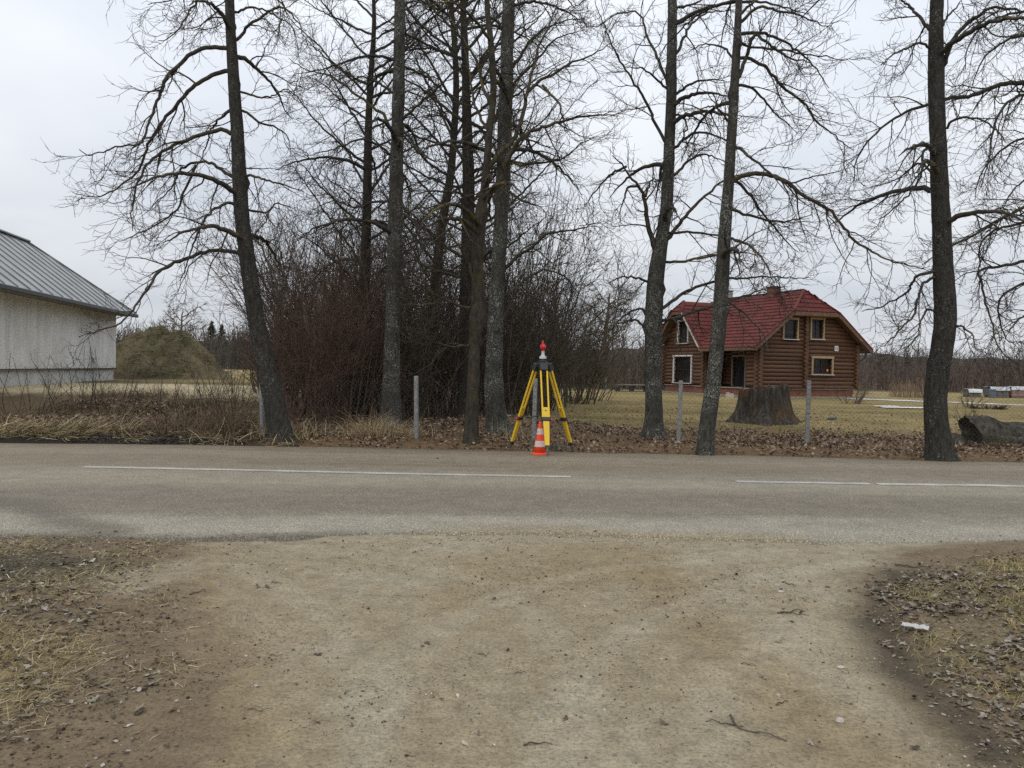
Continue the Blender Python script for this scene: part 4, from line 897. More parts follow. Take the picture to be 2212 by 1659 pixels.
# ------------------------------------------------------------------ grey barn on the left
M['concrete'] = None
k = NT('stained_render', 0.9, 0.2); v = k.coord((1.0, 1.0, 0.14)); v0 = k.coord()
c = k.ramp(k.noise(v, 1.9, 4, 0.55, 0.4), [(0.26, (0.42, 0.415, 0.395)), (0.46, (0.62, 0.615, 0.60)), (0.72, (0.72, 0.715, 0.70))])
c = k.mix(k.ramp(k.noise(v0, 0.9, 5, 0.6), [(0.46, g3(0)), (0.64, g3(0.5))]), c, (0.48, 0.47, 0.44))
c = k.mix(k.ramp(k.noise(v0, 2.2, 3, 0.5), [(0.5, g3(0)), (0.68, g3(0.45))]), c, (0.66, 0.66, 0.65))
k.color(c); k.bump(k.noise(v0, 12, 3), 0.12, 0.008); M['concrete'] = k.m
k = NT('zinc_roof_sheet', 0.42, 0.5); v = k.coord(); k.b.inputs['Metallic'].default_value = 0.35
k.color(k.ramp(k.noise(v, 1.6, 4), [(0.3, (0.19, 0.197, 0.193)), (0.7, (0.28, 0.288, 0.282))])); M['zinc'] = k.m
M['dark_metal'] = m_plain('dark_gutter_metal', (0.035, 0.036, 0.038), 0.5, 0.4)
A = P(0, 804, 22.4); B = P(250, 804.5, 33.0)
du = unit(np.array([B[0] - A[0], B[1] - A[1], 0])); dn = np.array([du[1], -du[0], 0])      # along the wall, and outward
BZ = gz1(B[0] - 0.5, B[1]) - 0.15
brot = math.atan2(du[1], du[0]); LB = np.linalg.norm((B - A)[:2])
barn = empty('barn', (B[0], B[1], 0), brot); tag(barn, 'grey rendered barn with standing-seam metal roof at the left edge', 'barn')
# local frame: x along the wall (0 at the far corner, negative towards the camera), y to the left; outward is -y
ZE, XL, HW, TP = 3.42, -19.0, 4.95, 0.79
MB().box(XL, 0, 0, HW, 1.10, ZE + 0.22).build('wall', M['concrete'], barn)
MB().box(XL + 0.05, -0.06, 0.07, HW - 0.06, BZ - 0.3, 1.098).build('plinth', m_plain('pale_plinth', (0.50, 0.50, 0.49), 0.9, 0.2, 0.15, 3), barn)
MB().box(XL, 0.03, -0.035, 0.0, 1.085, 1.125).build('plinth_flashing', M['dark_metal'], barn, bev=0.004)
OV = 0.60; ye = -OV; yr = HW / 2; ze = ZE - 0.02; zr = ze + TP * (yr - ye); xe = OV; xr = xe - (yr - ye)   # hip of equal pitch at the far end
roof = MB().add([(XL, ye, ze), (xe, ye, ze), (xr, yr, zr), (XL, yr, zr), (xe, HW + OV, ze), (XL, HW + OV, ze), (XL, ye, ze - .05), (xe, ye, ze - .05), (xe, HW + OV, ze - .05), (XL, HW + OV, ze - .05)],
    [(0, 1, 2, 3), (1, 4, 2), (4, 5, 3, 2), (0, 6, 7, 1), (1, 7, 8, 4), (4, 8, 9, 5), (6, 9, 8, 7)]).build('roof', M['dark_metal'], barn)
sl = unit(np.array([0, 1, TP])); nn = unit(np.array([0, -TP, 1]))
x = xe; wd = 0.85
while x > XL + wd:
    x0, x1 = x - wd, x
    top = lambda xx: min(yr, ye + (xe - xx)) if xx > xr else yr
    ya, yb = top(x0), top(x1)
    pt = lambda xx, yy, h: np.array([xx, yy, ze + TP * (yy - ye)]) + nn * h
    mb = MB(); g = 0.035
    mb.prism([pt(x0 + g, ye - .03, .008), pt(x1 - g, ye - .03, .008), pt(x1 - g, max(yb, ye + .02), .008), pt(x0 + g, ya, .008)], nn * 0.012)
    mb.prism([pt(x0 - .010, ye - .03, .004), pt(x0 + .010, ye - .03, .004), pt(x0 + .010, ya, .004), pt(x0 - .010, ya, .004)], nn * 0.05)
    mb.build('roof_panel', M['zinc'], roof); x -= wd
MB().beam((XL, ye - 0.05, ze - 0.09), (xe, ye - 0.05, ze - 0.09), 0.13, 0.14).build('gutter', M['dark_metal'], barn, bev=0.02)
MB().beam((XL, yr, zr + 0.02), (xr, yr, zr + 0.02), 0.34, 0.07).build('ridge_cap', M['zinc'], roof, bev=0.02)
MB().beam((xr, yr, zr + 0.03), (xe, ye, ze + 0.03), 0.16, 0.05).build('hip_cap', M['zinc'], roof, bev=0.015)
MB().box(XL, xe - .02, ye + 0.02, 0.0, ze - 0.02 - 0.1, ze - 0.06).build('soffit', m_plain('soffit_board', (0.16, 0.15, 0.14)), barn)

# overgrown mound beside it
mc = P(345, 800, 38.0); n1_, n2_ = 60, 120
rr = np.linspace(0, 1, n1_); aa = np.linspace(0, 2 * np.pi, n2_, endpoint=False); R_, A_ = np.meshgrid(rr, aa, indexing='ij')
mx_ = mc[0] + R_ * np.cos(A_) * 4.4 - 0.6 * R_; my_ = mc[1] + R_ * np.sin(A_) * 3.4
def mound_h(x, y):
    dx = (x - mc[0]) / np.where(x > mc[0], 3.5, 3.8); dy = (y - mc[1]) / 3.1; d = np.sqrt(dx * dx + dy * dy)
    h = 2.95 * np.clip(1 - d, 0, 1) ** 0.95; h = np.minimum(h, 2.2 + 0.3 * (h - 2.2))
    h = np.minimum(h, 2.25 + 0.25 * (h - 2.0)) if False else h
    return h + sstep(1 - d, 0, 0.3) * (0.6 * (fbm(x * 0.9, y * 0.9, 301) - 0.5) + 0.75 * (fbm(x * 1.8, y * 1.8, 302, 3) - 0.5) + 0.14 * (vnoise(x * 8, y * 8, 303) - .5))
mz_ = gz(mx_.ravel(), my_.ravel()).reshape(mx_.shape) - 0.05 + mound_h(mx_, my_)
idx = np.arange(n1_ * n2_).reshape(n1_, n2_); nx2 = np.roll(idx, -1, 1)
Q = np.stack([idx[:-1], nx2[:-1], nx2[1:], idx[1:]], -1).reshape(-1, 4); x, y = mx_.ravel(), my_.ravel(); m1 = fbm(x * 1.2, y * 1.2 + mz_.ravel(), 311)
MC = np.tile(np.array([0.100, 0.084, 0.050]), (len(x), 1)); MC = lerp(MC, (0.078, 0.074, 0.038), sstep(m1, 0.45, 0.6)); MC = lerp(MC, (0.15, 0.12, 0.068), sstep(fbm(x * .8, y * .8 - mz_.ravel(), 312), 0.5, 0.64) * 0.7)
mound = empty('earth_mound', (mc[0], mc[1], 0.6)); tag(mound, 'overgrown earth mound with matted grass beside the barn', 'mound')
link('soil_heap', raw_mesh('soil_heap', np.stack([x, y, mz_.ravel()], 1) - np.array([mc[0], mc[1], 0.6]), Q, smooth=True, col=MC), M['soil'], mound)
s = scatter(12000, mc[0] - 3.4, mc[0] + 3.0, mc[1] - 3.2, mc[1] + 1.5, lambda x, y: (mound_h(x, y) > 0.15) * (0.25 + 0.75 * sstep(fbm(x * 2, y * 2, 313), .35, .6)))
zt = gz(s[:, 0], s[:, 1]) - 0.05 + mound_h(s[:, 0], s[:, 1]) - 0.6
s2 = s - mc[None, :2]
blades('matted_grass', s2, 0.30, 0.016, [(0.15, 0.12, 0.062), (0.09, 0.083, 0.040), (0.22, 0.175, 0.09), (0.05, 0.044, 0.027), (0.11, 0.085, 0.048)], 0.96, 0.5, '', z0=zt, parent=mound)

# ------------------------------------------------------------------ log house
def m_log(name, a, b):
    k = NT(name, 0.6, 0.35); v = k.coord((0.35, 4, 4)); oi = k.n('ShaderNodeObjectInfo')
    c = k.ramp(k.noise(v, 4, 5, 0.6), [(0.3, a), (0.7, b)])
    c = k.mix(1.0, c, k.ramp(oi.outputs['Random'], [(0, g3(0.72)), (1, g3(1.22))]), 'MULTIPLY')
    k.color(c); k.bump(k.noise(v, 12, 4), 0.3, 0.01); return k.m
M['log'] = m_log('stained_log', (0.055, 0.026, 0.014), (0.125, 0.060, 0.031)); M['log_end'] = m_log('log_end_grain', (0.085, 0.042, 0.025), (0.14, 0.072, 0.042))
M['log_dark'] = m_plain('dark_wall_core', (0.05, 0.024, 0.014), 0.8, 0.2)
M['tan'] = m_plain('tan_window_board', (0.34, 0.245, 0.135), 0.6, 0.3, 0.15, 6); M['white'] = m_plain('white_window_frame', (0.60, 0.58, 0.55), 0.5, 0.4, 0.12, 6)
k = NT('window_glass', 0.06, 0.6); v = k.coord((6, 6, 0.5)); k.color(k.ramp(k.noise(v, 2.0, 3), [(0.35, (0.012, 0.013, 0.016)), (0.7, (0.05, 0.048, 0.046))])); M['glass'] = k.m
M['sash'] = m_plain('dark_window_sash', (0.03, 0.018, 0.012), 0.5)
k = NT('red_roof_tile', 0.65, 0.12); v = k.coord(); oi = k.n('ShaderNodeObjectInfo')
c = k.ramp(k.noise(v, 5, 5), [(0.3, (0.072, 0.018, 0.015)), (0.7, (0.135, 0.034, 0.028))]); c = k.mix(1.0, c, k.ramp(oi.outputs['Random'], [(0, g3(0.85)), (1, g3(1.15))]), 'MULTIPLY'); k.color(c); M['tile'] = k.m
M['plinth_red'] = m_plain('brick_red_plinth', (0.20, 0.085, 0.060), 0.9, 0.2, 0.25, 4); M['plinth_grey'] = m_plain('grey_footing', (0.25, 0.25, 0.235), 0.9, 0.2)
M['fascia'] = m_plain('weathered_fascia', (0.135, 0.075, 0.045), 0.7, 0.3, 0.3, 5); M['flash'] = m_plain('pale_flashing', (0.5, 0.46, 0.42), 0.5, 0.4)
HA = math.radians(22); HC = P(1637, 857, 48.0); HG = -0.15
house = empty('log_house', (HC[0], HC[1], HG), HA); tag(house, 'brown log house with red tiled half-hipped roof behind the stump', 'house')
hu = np.array([math.cos(HA), math.sin(HA), 0]); hv = np.array([-math.sin(HA), math.cos(HA), 0]); ho = np.array([HC[0], HC[1], HG])
def on_front(x, y, yl=0.0): p = hit(x, y, ho + hv * yl, hv) - ho; return float(p @ hu), float(p[2])
def on_side(x, y, xl=0.0): p = hit(x, y, ho + hu * xl, hu) - ho; return float(p @ hv), float(p[2])
LW, LD = 7.55, 10.2; RAD, SP = 0.138, 0.243; Z0 = 0.62
log_cache = {}
def log_mesh(L, r_=RAD):
    key = (round(L, 2), r_)
    if key not in log_cache:
        ax = Matrix.Rotation(math.pi / 2, 3, 'Y'); mb = MB(); mb.lathe([(r_ * .93, 0), (r_, 0.012), (r_, key[0] - .012), (r_ * .93, key[0])], 12, axis=ax)
        me = mb.mesh('log'); 
        for p in me.polygons: p.use_smooth = len(p.vertices) == 4
        me.materials.append(M['log']); log_cache[key] = me
    return log_cache[key]
def log_row(wall, a0, a1, plane, z, horizontal, holes):
    """logs of one course between a0 and a1, interrupted by the openings; horizontal: 'x' along the gable front, 'y' along the long side"""
    segs = [(a0, a1)]
    for h0, h1, hz0, hz1 in holes:
        if hz0 - 0.06 < z < hz1 + 0.06:
            ns = []
            for s0, s1 in segs:
                if h1 <= s0 or h0 >= s1: ns.append((s0, s1)); continue
                if h0 - s0 > 0.1: ns.append((s0, h0))
                if s1 - h1 > 0.1: ns.append((h1, s1))
            segs = ns
    for s0, s1 in segs:
        if horizontal == 'x': link('log', log_mesh(s1 - s0), None, wall, (s0, plane, z))
        else: link('log', log_mesh(s1 - s0), None, wall, (plane, s0, z), (0, 0, math.pi / 2))
def rect_front(x0, x1, y0, y1, yl=0.0):
    a, zt = on_front(x0, (y0), yl); b, zb = on_front(x1, y1, yl); return a, b, zb, zt
def rect_side(x0, x1, y0, y1, xl=0.0):
    a, zt = on_side(x1, y0, xl); b, zb = on_side(x0, y1, xl); return a, b, zb, zt
WF = [rect_front(1691, 1718, 690, 732), rect_front(1750, 1774, 690, 732), rect_front(1753, 1793, 774, 808)]
WS = [rect_side(1469, 1490, 693, 741), rect_side(1459, 1497, 770, 825)]
EV, TS = 3.02, 0.80; OVS, OVF = 0.80, 0.62; RX_ = LW / 2; ZR = EV + TS * (RX_ + OVS); ZH = 5.28
# gable front
wf = MB().prism([(0.05, 0.02, 0.55), (LW - .05, 0.02, 0.55), (LW - .05, 0.02, 3.35), (RX_ + 1.6, 0.02, 5.35), (RX_ - 1.6, 0.02, 5.35), (0.05, 0.02, 3.35)], (0, 0.12, 0)).build('front_wall', M['log_dark'], house)
XCOL = on_front(1735, 800)[0]; z = Z0 + RAD * 0.55; lev = 0
while z < 5.3:
    lim = EV + TS * OVS - 0.05
    ins = 0.0 if z < lim else (z - lim) / TS
    ext = 0.26 if ins == 0 else -0.02
    log_row(wf, ins - ext, LW - ins + ext, 0.0, z, 'x', WF)
    if z < 4.9: link('log_end', log_mesh(0.42), None, wf, (XCOL + 0.012 * math.sin(lev * 5), -0.30, z + SP / 2), (0, 0, math.pi / 2))
    if z < 3.25:
        for xc in (0.0, LW): link('log_end', log_mesh(0.50), None, wf, (xc, -0.27, z + SP / 2), (0, 0, math.pi / 2))
    z += SP; lev += 1
# long side: short return by the corner, recessed porch wall, projecting wing
YW0, YW1, XR = 5.35, LD, 1.5
ws = MB().box(0.02, 0.14, 0.05, 0.95, 0.55, 3.4).build('side_wall', M['log_dark'], house)
wr = MB().box(XR + 0.02, XR + 0.14, 0.9, YW0 + .1, 0.55, 3.9).build('porch_wall', M['log_dark'], house)
ww = MB().prism([(0.02, YW0 + .05, .55), (0.02, YW1 - .05, .55), (0.02, YW1 - .05, 3.5), (0.02, (YW0 + YW1) / 2 + .8, 5.6), (0.02, (YW0 + YW1) / 2 - .8, 5.6), (0.02, YW0 + .05, 3.5)], (0.12, 0, 0)).build('wing_wall', M['log_dark'], house)
MB().box(0.1, XR + .1, YW0 + 0.02, YW0 + 0.14, 0.55, 3.8).build('wing_return_wall', M['log_dark'], house)
door = rect_side(1586, 1614, 770, 838, XR); DOOR = (door[0], door[1], 0.60, door[3])
z = Z0 + RAD * 0.55; yc = (YW0 + YW1) / 2
while z < 5.5:
    if z < 3.3:
        log_row(ws, 0.16, 1.05, 0.0, z + SP / 2, 'y', []); log_row(wr, 0.9, YW0, XR, z + SP / 2, 'y', [DOOR])
        log_row(ww, 0.0, XR, YW0, z, 'x', [])
    ins = max(0.0, (z - 3.35) / 1.22)
    if yc - YW0 - ins > 0.35: log_row(ww, YW0 + ins - (0.24 if ins == 0 else 0), YW1 - ins + (0.24 if ins == 0 else 0), 0.0, z + SP / 2, 'y', WS)
    if z < 3.2:
        link('log_end', log_mesh(0.5), None, ww, (-0.26, YW0, z), None); link('log_end', log_mesh(0.5), None, ww, (-0.26, YW1, z), None)
    z += SP
# plinth
def plinth(name, z0, z1, o, mat):
    MB().box(o, LW - o, o, LD - o, z0, z1).build(name, mat, house, bev=0.01)
plinth('footing', -0.3, 0.10, 0.02, M['plinth_grey']); plinth('plinth', 0.098, 0.56, 0.07, M['plinth_red'])
MB().box(-0.03, LW + .03, -0.04, 0.0, 0.545, 0.575).build('plinth_drip', M['flash'], house); MB().box(-0.04, 0.0, 0.02, LD, 0.545, 0.575).build('plinth_drip', M['flash'], house)
# windows
def window(frame, rect, front, mat, plane=0.0, vbars=1, hbars=2, fw=0.10, top=0.14, sticker=False):
    a, b, z0, z1 = rect
    def bx(mb, s0, s1, za, zb, d0, d1):
        if front: mb.box(s0, s1, plane - d1, plane - d0, za, zb)
        else: mb.box(plane - d1, plane - d0, s0, s1, za, zb)
    cw = MB(); bx(cw, a, b, z0, z1, -0.06, -0.02); w = cw.build('window', M['glass'], house)
    f = MB(); bx(f, a - fw, a, z0 - .03, z1, -.05, .19); bx(f, b, b + fw, z0 - .03, z1, -.05, .19); bx(f, a - fw - .03, b + fw + .03, z1 + .001, z1 + top, -.05, .205)
    f.build('frame', mat, w, bev=0.008)
    s_ = MB(); bx(s_, a - fw - .02, b + fw + .02, z0 - .08, z0 - .032, -.05, .26); s_.build('sill', M['flash'], w)
    sb = MB(); t = 0.055
    bx(sb, a, a + t, z0, z1, -.02, .035); bx(sb, b - t, b, z0, z1, -.02, .035); bx(sb, a + t, b - t, z0, z0 + t, -.02, .035); bx(sb, a + t, b - t, z1 - t, z1, -.02, .035)
    for i in range(vbars): c_ = a + (b - a) * (i + 1) / (vbars + 1); bx(sb, c_ - .014, c_ + .014, z0 + t, z1 - t, -.018, .02)
    for i in range(hbars): c_ = z0 + (z1 - z0) * (i + 1) / (hbars + 1); bx(sb, a + t, b - t, c_ - .011, c_ + .011, -.016, .017)
    sb.build('sash', M['sash'], w)
    if sticker:
        s2_ = MB(); cx, cz = b - 0.20, z0 + 0.22
        s2_.prism([(cx - .07, plane + .012, cz + .08), (cx + .07, plane + .012, cz + .08), (cx + .07, plane + .012, cz - .02), (cx, plane + .012, cz - .11), (cx - .07, plane + .012, cz - .02)], (0, 0.004, 0))
        s2_.build('alarm_sticker', m_plain('orange_sticker', (0.62, 0.25, 0.05), 0.5), w)
    return w
window('f', WF[0], True, M['tan'], 0.0, 0, 1); window('f', WF[1], True, M['tan'], 0.0, 1, 3); window('f', WF[2], True, M['tan'], 0.0, 1, 0, sticker=True)
window('s', WS[0], False, M['white'], 0.0, 1, 2, 0.09, 0.08); window('s', WS[1], False, M['white'], 0.0, 1, 1, 0.09, 0.10)
dr = MB().box(XR - .02, XR + .02, DOOR[0], DOOR[1], DOOR[2], DOOR[3]).build('door', M['glass'], house)
mb = MB(); mb.box(XR - .19, XR - .03, DOOR[0] - .09, DOOR[0], DOOR[2], DOOR[3]); mb.box(XR - .19, XR - .03, DOOR[1], DOOR[1] + .09, DOOR[2], DOOR[3]); mb.box(XR - .19, XR - .03, DOOR[0] - .09, DOOR[1] + .09, DOOR[3] + .002, DOOR[3] + .1); mb.box(XR - .19, XR - .03, DOOR[0], DOOR[1], DOOR[2] - .05, DOOR[2] - .002)
mb.build('frame', m_plain('grey_door_frame', (0.28, 0.25, 0.22)), dr, bev=0.006)
MB().box(XR - .06, XR - .022, DOOR[0] + .05, DOOR[0] + .08, 1.5, 1.62).build('handle', M['flash'], dr)
MB().box(0.02, XR, 0.95, YW0, 0.50, 0.58).build('porch_floor', M['fascia'], house)
# number plate
px_, pz_ = on_front(1803, 753)
pl = MB().box(px_ - .15, px_ + .15, -.165, -.15, pz_ - .16, pz_ + .16).build('number_plate', m_plain('white_plate', (0.62, 0.60, 0.58), 0.5), house)
tcv = bpy.data.curves.new('digits', 'FONT'); tcv.body = '63'; tcv.size = 0.24; tcv.align_x = 'CENTER'; tcv.align_y = 'CENTER'; tcv.extrude = 0.002
tmp_ = bpy.data.objects.new('digits_curve', tcv); dme = bpy.data.meshes.new_from_object(tmp_); bpy.data.objects.remove(tmp_)
to = link('digits', dme, m_plain('dark_digits', (0.08, 0.02, 0.02), 0.5), pl, (px_, -.171, pz_), (math.pi / 2, 0, 0))
# roof slabs
def slab(pts, th=0.10):
    p = np.array(pts, float); n_ = np.cross(p[1] - p[0], p[-1] - p[0]); n_ = unit(n_); n_ = n_ if n_[2] > 0 else -n_
    return [tuple(q) for q in p], tuple(-n_ * th)
Y0r, Y1r = -OVF, LD + OVF; xh = -OVS + (ZH - EV) / TS; HS = (ZR - ZH) / 1.25
YWC, HWC = (YW0 + YW1) / 2, (YW1 - YW0) / 2 + 0.45
Lp = [(-OVS, Y0r, EV), (-OVS, YWC - HWC, EV), (-OVS + (6.35 - EV) / TS, YWC, 6.35), (-OVS, YWC + HWC, EV), (-OVS, Y1r, EV), (xh, Y1r, ZH), (RX_, Y1r - HS, ZR), (RX_, Y0r + HS, ZR), (xh, Y0r, ZH)]
Rp = [(LW - x, y, z) for x, y, z in [Lp[0]] + Lp[4:]]
roof = MB().prism(*slab(Lp)).prism(*slab(Rp)).prism(*slab([(xh, Y0r, ZH), (LW - xh, Y0r, ZH), (RX_, Y0r + HS, ZR)])).prism(*slab([(xh, Y1r, ZH), (LW - xh, Y1r, ZH), (RX_, Y1r - HS, ZR)])).build('roof', M['fascia'], house)
yc = (YW0 + YW1) / 2; hw = (YW1 - YW0) / 2 + 0.45; WR, WH = 6.35, 5.62; ws_ = (WR - EV) / hw; whh = (WR - WH) / ws_; XF = -0.70; xrw = -OVS + (WR - EV) / TS
whs = (WR - WH) / 1.3
def wing_plane(sg):
    return [(XF, yc + sg * hw, EV), (-OVS + 0.02, yc + sg * hw, EV), (xrw, yc, WR), (XF + whs, yc, WR), (XF, yc + sg * whh, WH)]
MB().prism(*slab(wing_plane(-1))).prism(*slab(wing_plane(1))).prism(*slab([(XF, yc - whh, WH), (XF, yc + whh, WH), (XF + whs, yc, WR)])).build('wing_roof', M['fascia'], house)
# tiles: wavy metal pantiles, all from shared meshes
TW, TL = 0.30, 0.36
def tile_mesh():
    xs = np.linspace(0, TW, 5); h = 0.018 + 0.022 * np.sin(xs / TW * 2 * np.pi + 0.6)
    V = [(x_, 0, hh + 0.042) for x_, hh in zip(xs, h)] + [(x_, TL + .02, hh) for x_, hh in zip(xs, h)] + [(x_, 0, 0.0) for x_ in xs]
    Fq = [(i, i + 1, 6 + i, 5 + i) for i in range(4)] + [(10 + i, 11 + i, i + 1, i) for i in range(4)]
    me = bpy.data.meshes.new('tile'); me.from_pydata(V, [], Fq); me.materials.append(M['tile']); return me
TM = tile_mesh(); tv = np.array([v_.co[:] for v_ in TM.vertices]); tf = [tuple(p.vertices) for p in TM.polygons]
tiles = []
def tile_plane(o_, ex, ey, W_, L_, poly, prio):
    """o_: eave corner, ex along the eave, ey up the slope"""
    ez = np.cross(ex, ey); nrow = int(L_ / TL) + 1; ncol = int(W_ / TW) + 1
    for j in range(nrow):
        for i in range(ncol):
            u, w_ = i * TW, j * TL
            if sdist(np.array([u + TW / 2]), np.array([w_ + TL / 2]), poly)[0] > -0.06: tiles.append((o_ + ex * u + ey * w_ + ez * 0.012, ex, ey, ez, prio + rs.random() * .5))
eyl = unit(np.array([1, 0, TS])); sl_ = math.hypot(1, TS)
# visible long slope, seen from its eave: x' runs from the far end to the front
to_l = lambda x, y: (Y1r - y, (x + OVS) * sl_)
wing_cut = [to_l(-OVS - .3, yc - hw + .1), to_l(-OVS - .3, yc + hw - .1), to_l(xrw, yc)]
class PolyCut: pass
main_poly = [to_l(-OVS, Y1r), to_l(-OVS, yc + hw), to_l(xrw, yc), to_l(-OVS, yc - hw), to_l(-OVS, Y0r), to_l(xh, Y0r), to_l(RX_, Y0r + HS), to_l(RX_, Y1r - HS), to_l(xh, Y1r)]
tile_plane(np.array([-OVS, Y1r, EV]), np.array([0, -1., 0]), eyl, Y1r - Y0r, (RX_ + OVS) * sl_, main_poly, 0)
tile_plane(np.array([xh, Y0r, ZH]), np.array([1., 0, 0]), unit(np.array([0, 1, 1.25])), LW - 2 * xh, HS * math.hypot(1, 1.25), [(0, 0), (LW - 2 * xh, 0), ((LW - 2 * xh) / 2, HS * math.hypot(1, 1.25))], -5)
eyr = unit(np.array([-1, 0, TS])); to_r = lambda x, y: (y - Y0r, (LW + OVS - x) * sl_)
tile_plane(np.array([LW + OVS, Y0r, EV]), np.array([0, 1., 0]), eyr, Y1r - Y0r, (RX_ + OVS) * sl_, [to_r(x, y) for x, y, z in Rp], 20)
for sg in (-1, 1):
    ey_ = unit(np.array([0, -sg, ws_])); s2_ = math.hypot(1, ws_); ex_ = np.array([-sg * 1., 0, 0]); o_ = np.array([XF if sg < 0 else xrw, yc + sg * hw, EV])
    pr = [((x - o_[0]) * ex_[0], abs(y - o_[1]) * s2_) for x, y, z in wing_plane(sg)]
    tile_plane(o_, ex_, ey_, xrw - XF, hw * s2_, pr, 6 if sg < 0 else 22)
tile_plane(np.array([XF, yc + whh, WH]), np.array([0, -1., 0]), unit(np.array([1, 0, 1.3])), 2 * whh, whs * math.hypot(1, 1.3), [(0, 0), (2 * whh, 0), (whh, whs * math.hypot(1, 1.3))], -4)
def tkey(t): return t[4] + (0 if t[4] < -1 else t[0][1] * 0.3)
tiles.sort(key=tkey)
bV = []; bF = []
for i, (p, ex, ey, ez, _) in enumerate(tiles):
    if i < 300:
        o = link('roof_tile', TM, None, roof); o.matrix_local = Matrix(((ex[0], ey[0], ez[0], p[0]), (ex[1], ey[1], ez[1], p[1]), (ex[2], ey[2], ez[2], p[2]), (0, 0, 0, 1)))
    else:
        b_ = len(bV); bV += list(p + tv[:, :1] * ex + tv[:, 1:2] * ey + tv[:, 2:] * ez); bF += [tuple(q + b_ for q in f) for f in tf]
me = bpy.data.meshes.new('roof_tiles'); me.from_pydata([tuple(q) for q in bV], [], bF); kind(link('roof_tiles', me, M['tile'], roof), 'stuff')
# verge boards, ridge caps, eaves
def board(a, b, w, h, name='verge_board', mat='fascia', par=house): MB().beam(a, b, w, h).build(name, M[mat], par, bev=0.01)
for sx_ in (0, 1):
    fx = lambda x: x if not sx_ else LW - x
    board((fx(-OVS), Y0r - .02, EV - .10), (fx(xh), Y0r - .02, ZH - .10), 0.05, 0.24)
    MB().beam((fx(-OVS), Y0r, EV + .07), (fx(xh), Y0r, ZH + .07), 0.14, 0.09).build('verge_cap', M['tile'], roof, bev=0.02)
    MB().beam((fx(xh), Y0r, ZH + .06), (fx(RX_), Y0r + HS, ZR + .06), 0.18, 0.10).build('hip_cap', M['tile'], roof, bev=0.03)
    MB().beam((fx(-OVS) - .0, Y0r, EV - .08), (fx(-OVS), Y1r if sx_ else YWC - HWC, EV - .08), 0.07, 0.18).build('eaves_board', M['fascia'], roof)
board((xh + .06, Y0r - .03, ZH - .14), (LW - xh - .06, Y0r - .03, ZH - .12), 0.06, 0.24, 'hip_fascia')
MB().beam((RX_, Y0r + HS, ZR + .07), (RX_, Y1r - HS, ZR + .07), 0.20, 0.11).build('ridge_cap', M['tile'], roof, bev=0.03)
for sg in (-1, 1):
    board((XF - .02, yc + sg * hw, EV - .1), (XF - .02, yc + sg * whh, WH - .1), 0.05, 0.24, 'verge_board', 'flash' if sg < 0 else 'fascia')
    MB().beam((XF, yc + sg * hw, EV + .06), (XF, yc + sg * whh, WH + .06), 0.15, 0.10).build('verge_cap', M['tile'], roof, bev=0.02)
    MB().beam((XF, yc + sg * whh, WH + .06), (XF + whs, yc, WR + .06), 0.16, 0.09).build('hip_cap', M['tile'], roof, bev=0.03)
    if sg < 0: MB().beam((-OVS, yc + sg * hw, EV + .03), (xrw, yc, WR + .03), 0.13, 0.04).build('valley_flashing', m_plain('pink_flashing', (0.42, 0.25, 0.20), 0.5), roof)
board((XF - .03, yc - whh + .04, WH - .12), (XF - .03, yc + whh - .04, WH - .12), 0.06, 0.2, 'hip_fascia')
# soffits under the overhang at the gable
MB().box(RX_ - 1.62, RX_ + 1.62, Y0r + .05, 0, ZH - .28, ZH - .22).build('soffit', M['fascia'], house)
ch = MB().box(RX_ - .32, RX_ + .32, 3.0, 3.6, ZR - .5, ZR + .42).build('chimney', M['plinth_red'], roof, bev=0.01); MB().box(RX_ - .38, RX_ + .38, 2.94, 3.66, ZR + .42, ZR + .5).build('chimney_cap', M['tile'], ch)
ch = MB().box(RX_ - .1, RX_ + .5, 8.2, 8.8, ZR - .5, ZR + .62).build('chimney', M['plinth_grey'], roof, bev=0.01); MB().box(RX_ - .16, RX_ + .56, 8.14, 8.86, ZR + .62, ZR + .68).build('chimney_cap', M['dark_metal'], ch)
t_ = TB(); gp = spline(np.array([(LW + OVS - .05, Y0r + .5, EV - .16), (LW + OVS - .1, Y0r + .55, EV - .45), (LW + .25, Y0r + .6, EV - .72), (LW + .2, .5, EV - 1.0)]), 14); t_.add(gp[None], np.full((1, 14), .045), 8); t_.build('downpipe', M['dark_metal'], house)
# ------------------------------------------------------------------ survey tripod, prism target, cone
def m_solid(name, c, rough, spec=0.5, dirt=0.25):
    k = NT(name, rough, spec); v = k.coord(); n = k.noise(v, 9, 5, 0.65)
    k.color(k.mix(k.ramp(n, [(0.5, g3(0)), (0.75, g3(dirt))]), c, tuple(x * 0.55 + 0.03 for x in c))); k.bump(k.noise(v, 90, 3), 0.08, 0.002); return k.m
M['yellow'] = m_solid('yellow_fibreglass', (0.72, 0.46, 0.015), 0.45); M['black'] = m_solid('black_plastic', (0.022, 0.022, 0.024), 0.5)
M['steel'] = m_solid('dull_steel', (0.10, 0.085, 0.07), 0.5); M['red'] = m_solid('red_plastic', (0.60, 0.025, 0.03), 0.4); M['ltgrey'] = m_solid('light_grey_metal', (0.55, 0.55, 0.53), 0.4)
TC = np.array([0.50, 13.15]); hz = 1.47
feet = [G(1100, 974), G(1183, 991), G(1238, 977)]
def surf(x, y):
    a, b = float(near_edge(np.array([x]))[0]), float(far_edge(np.array([x]))[0])
    return float(road_z(np.array([x]), np.array([y]))[0]) if a < y < b - 0.02 else gz1(x, y)
tri = empty('survey_tripod', (TC[0], TC[1], 0.0)); tag(tri, 'yellow survey tripod with black head standing at the far road edge', 'tripod')
T0 = np.array([TC[0], TC[1], 0])
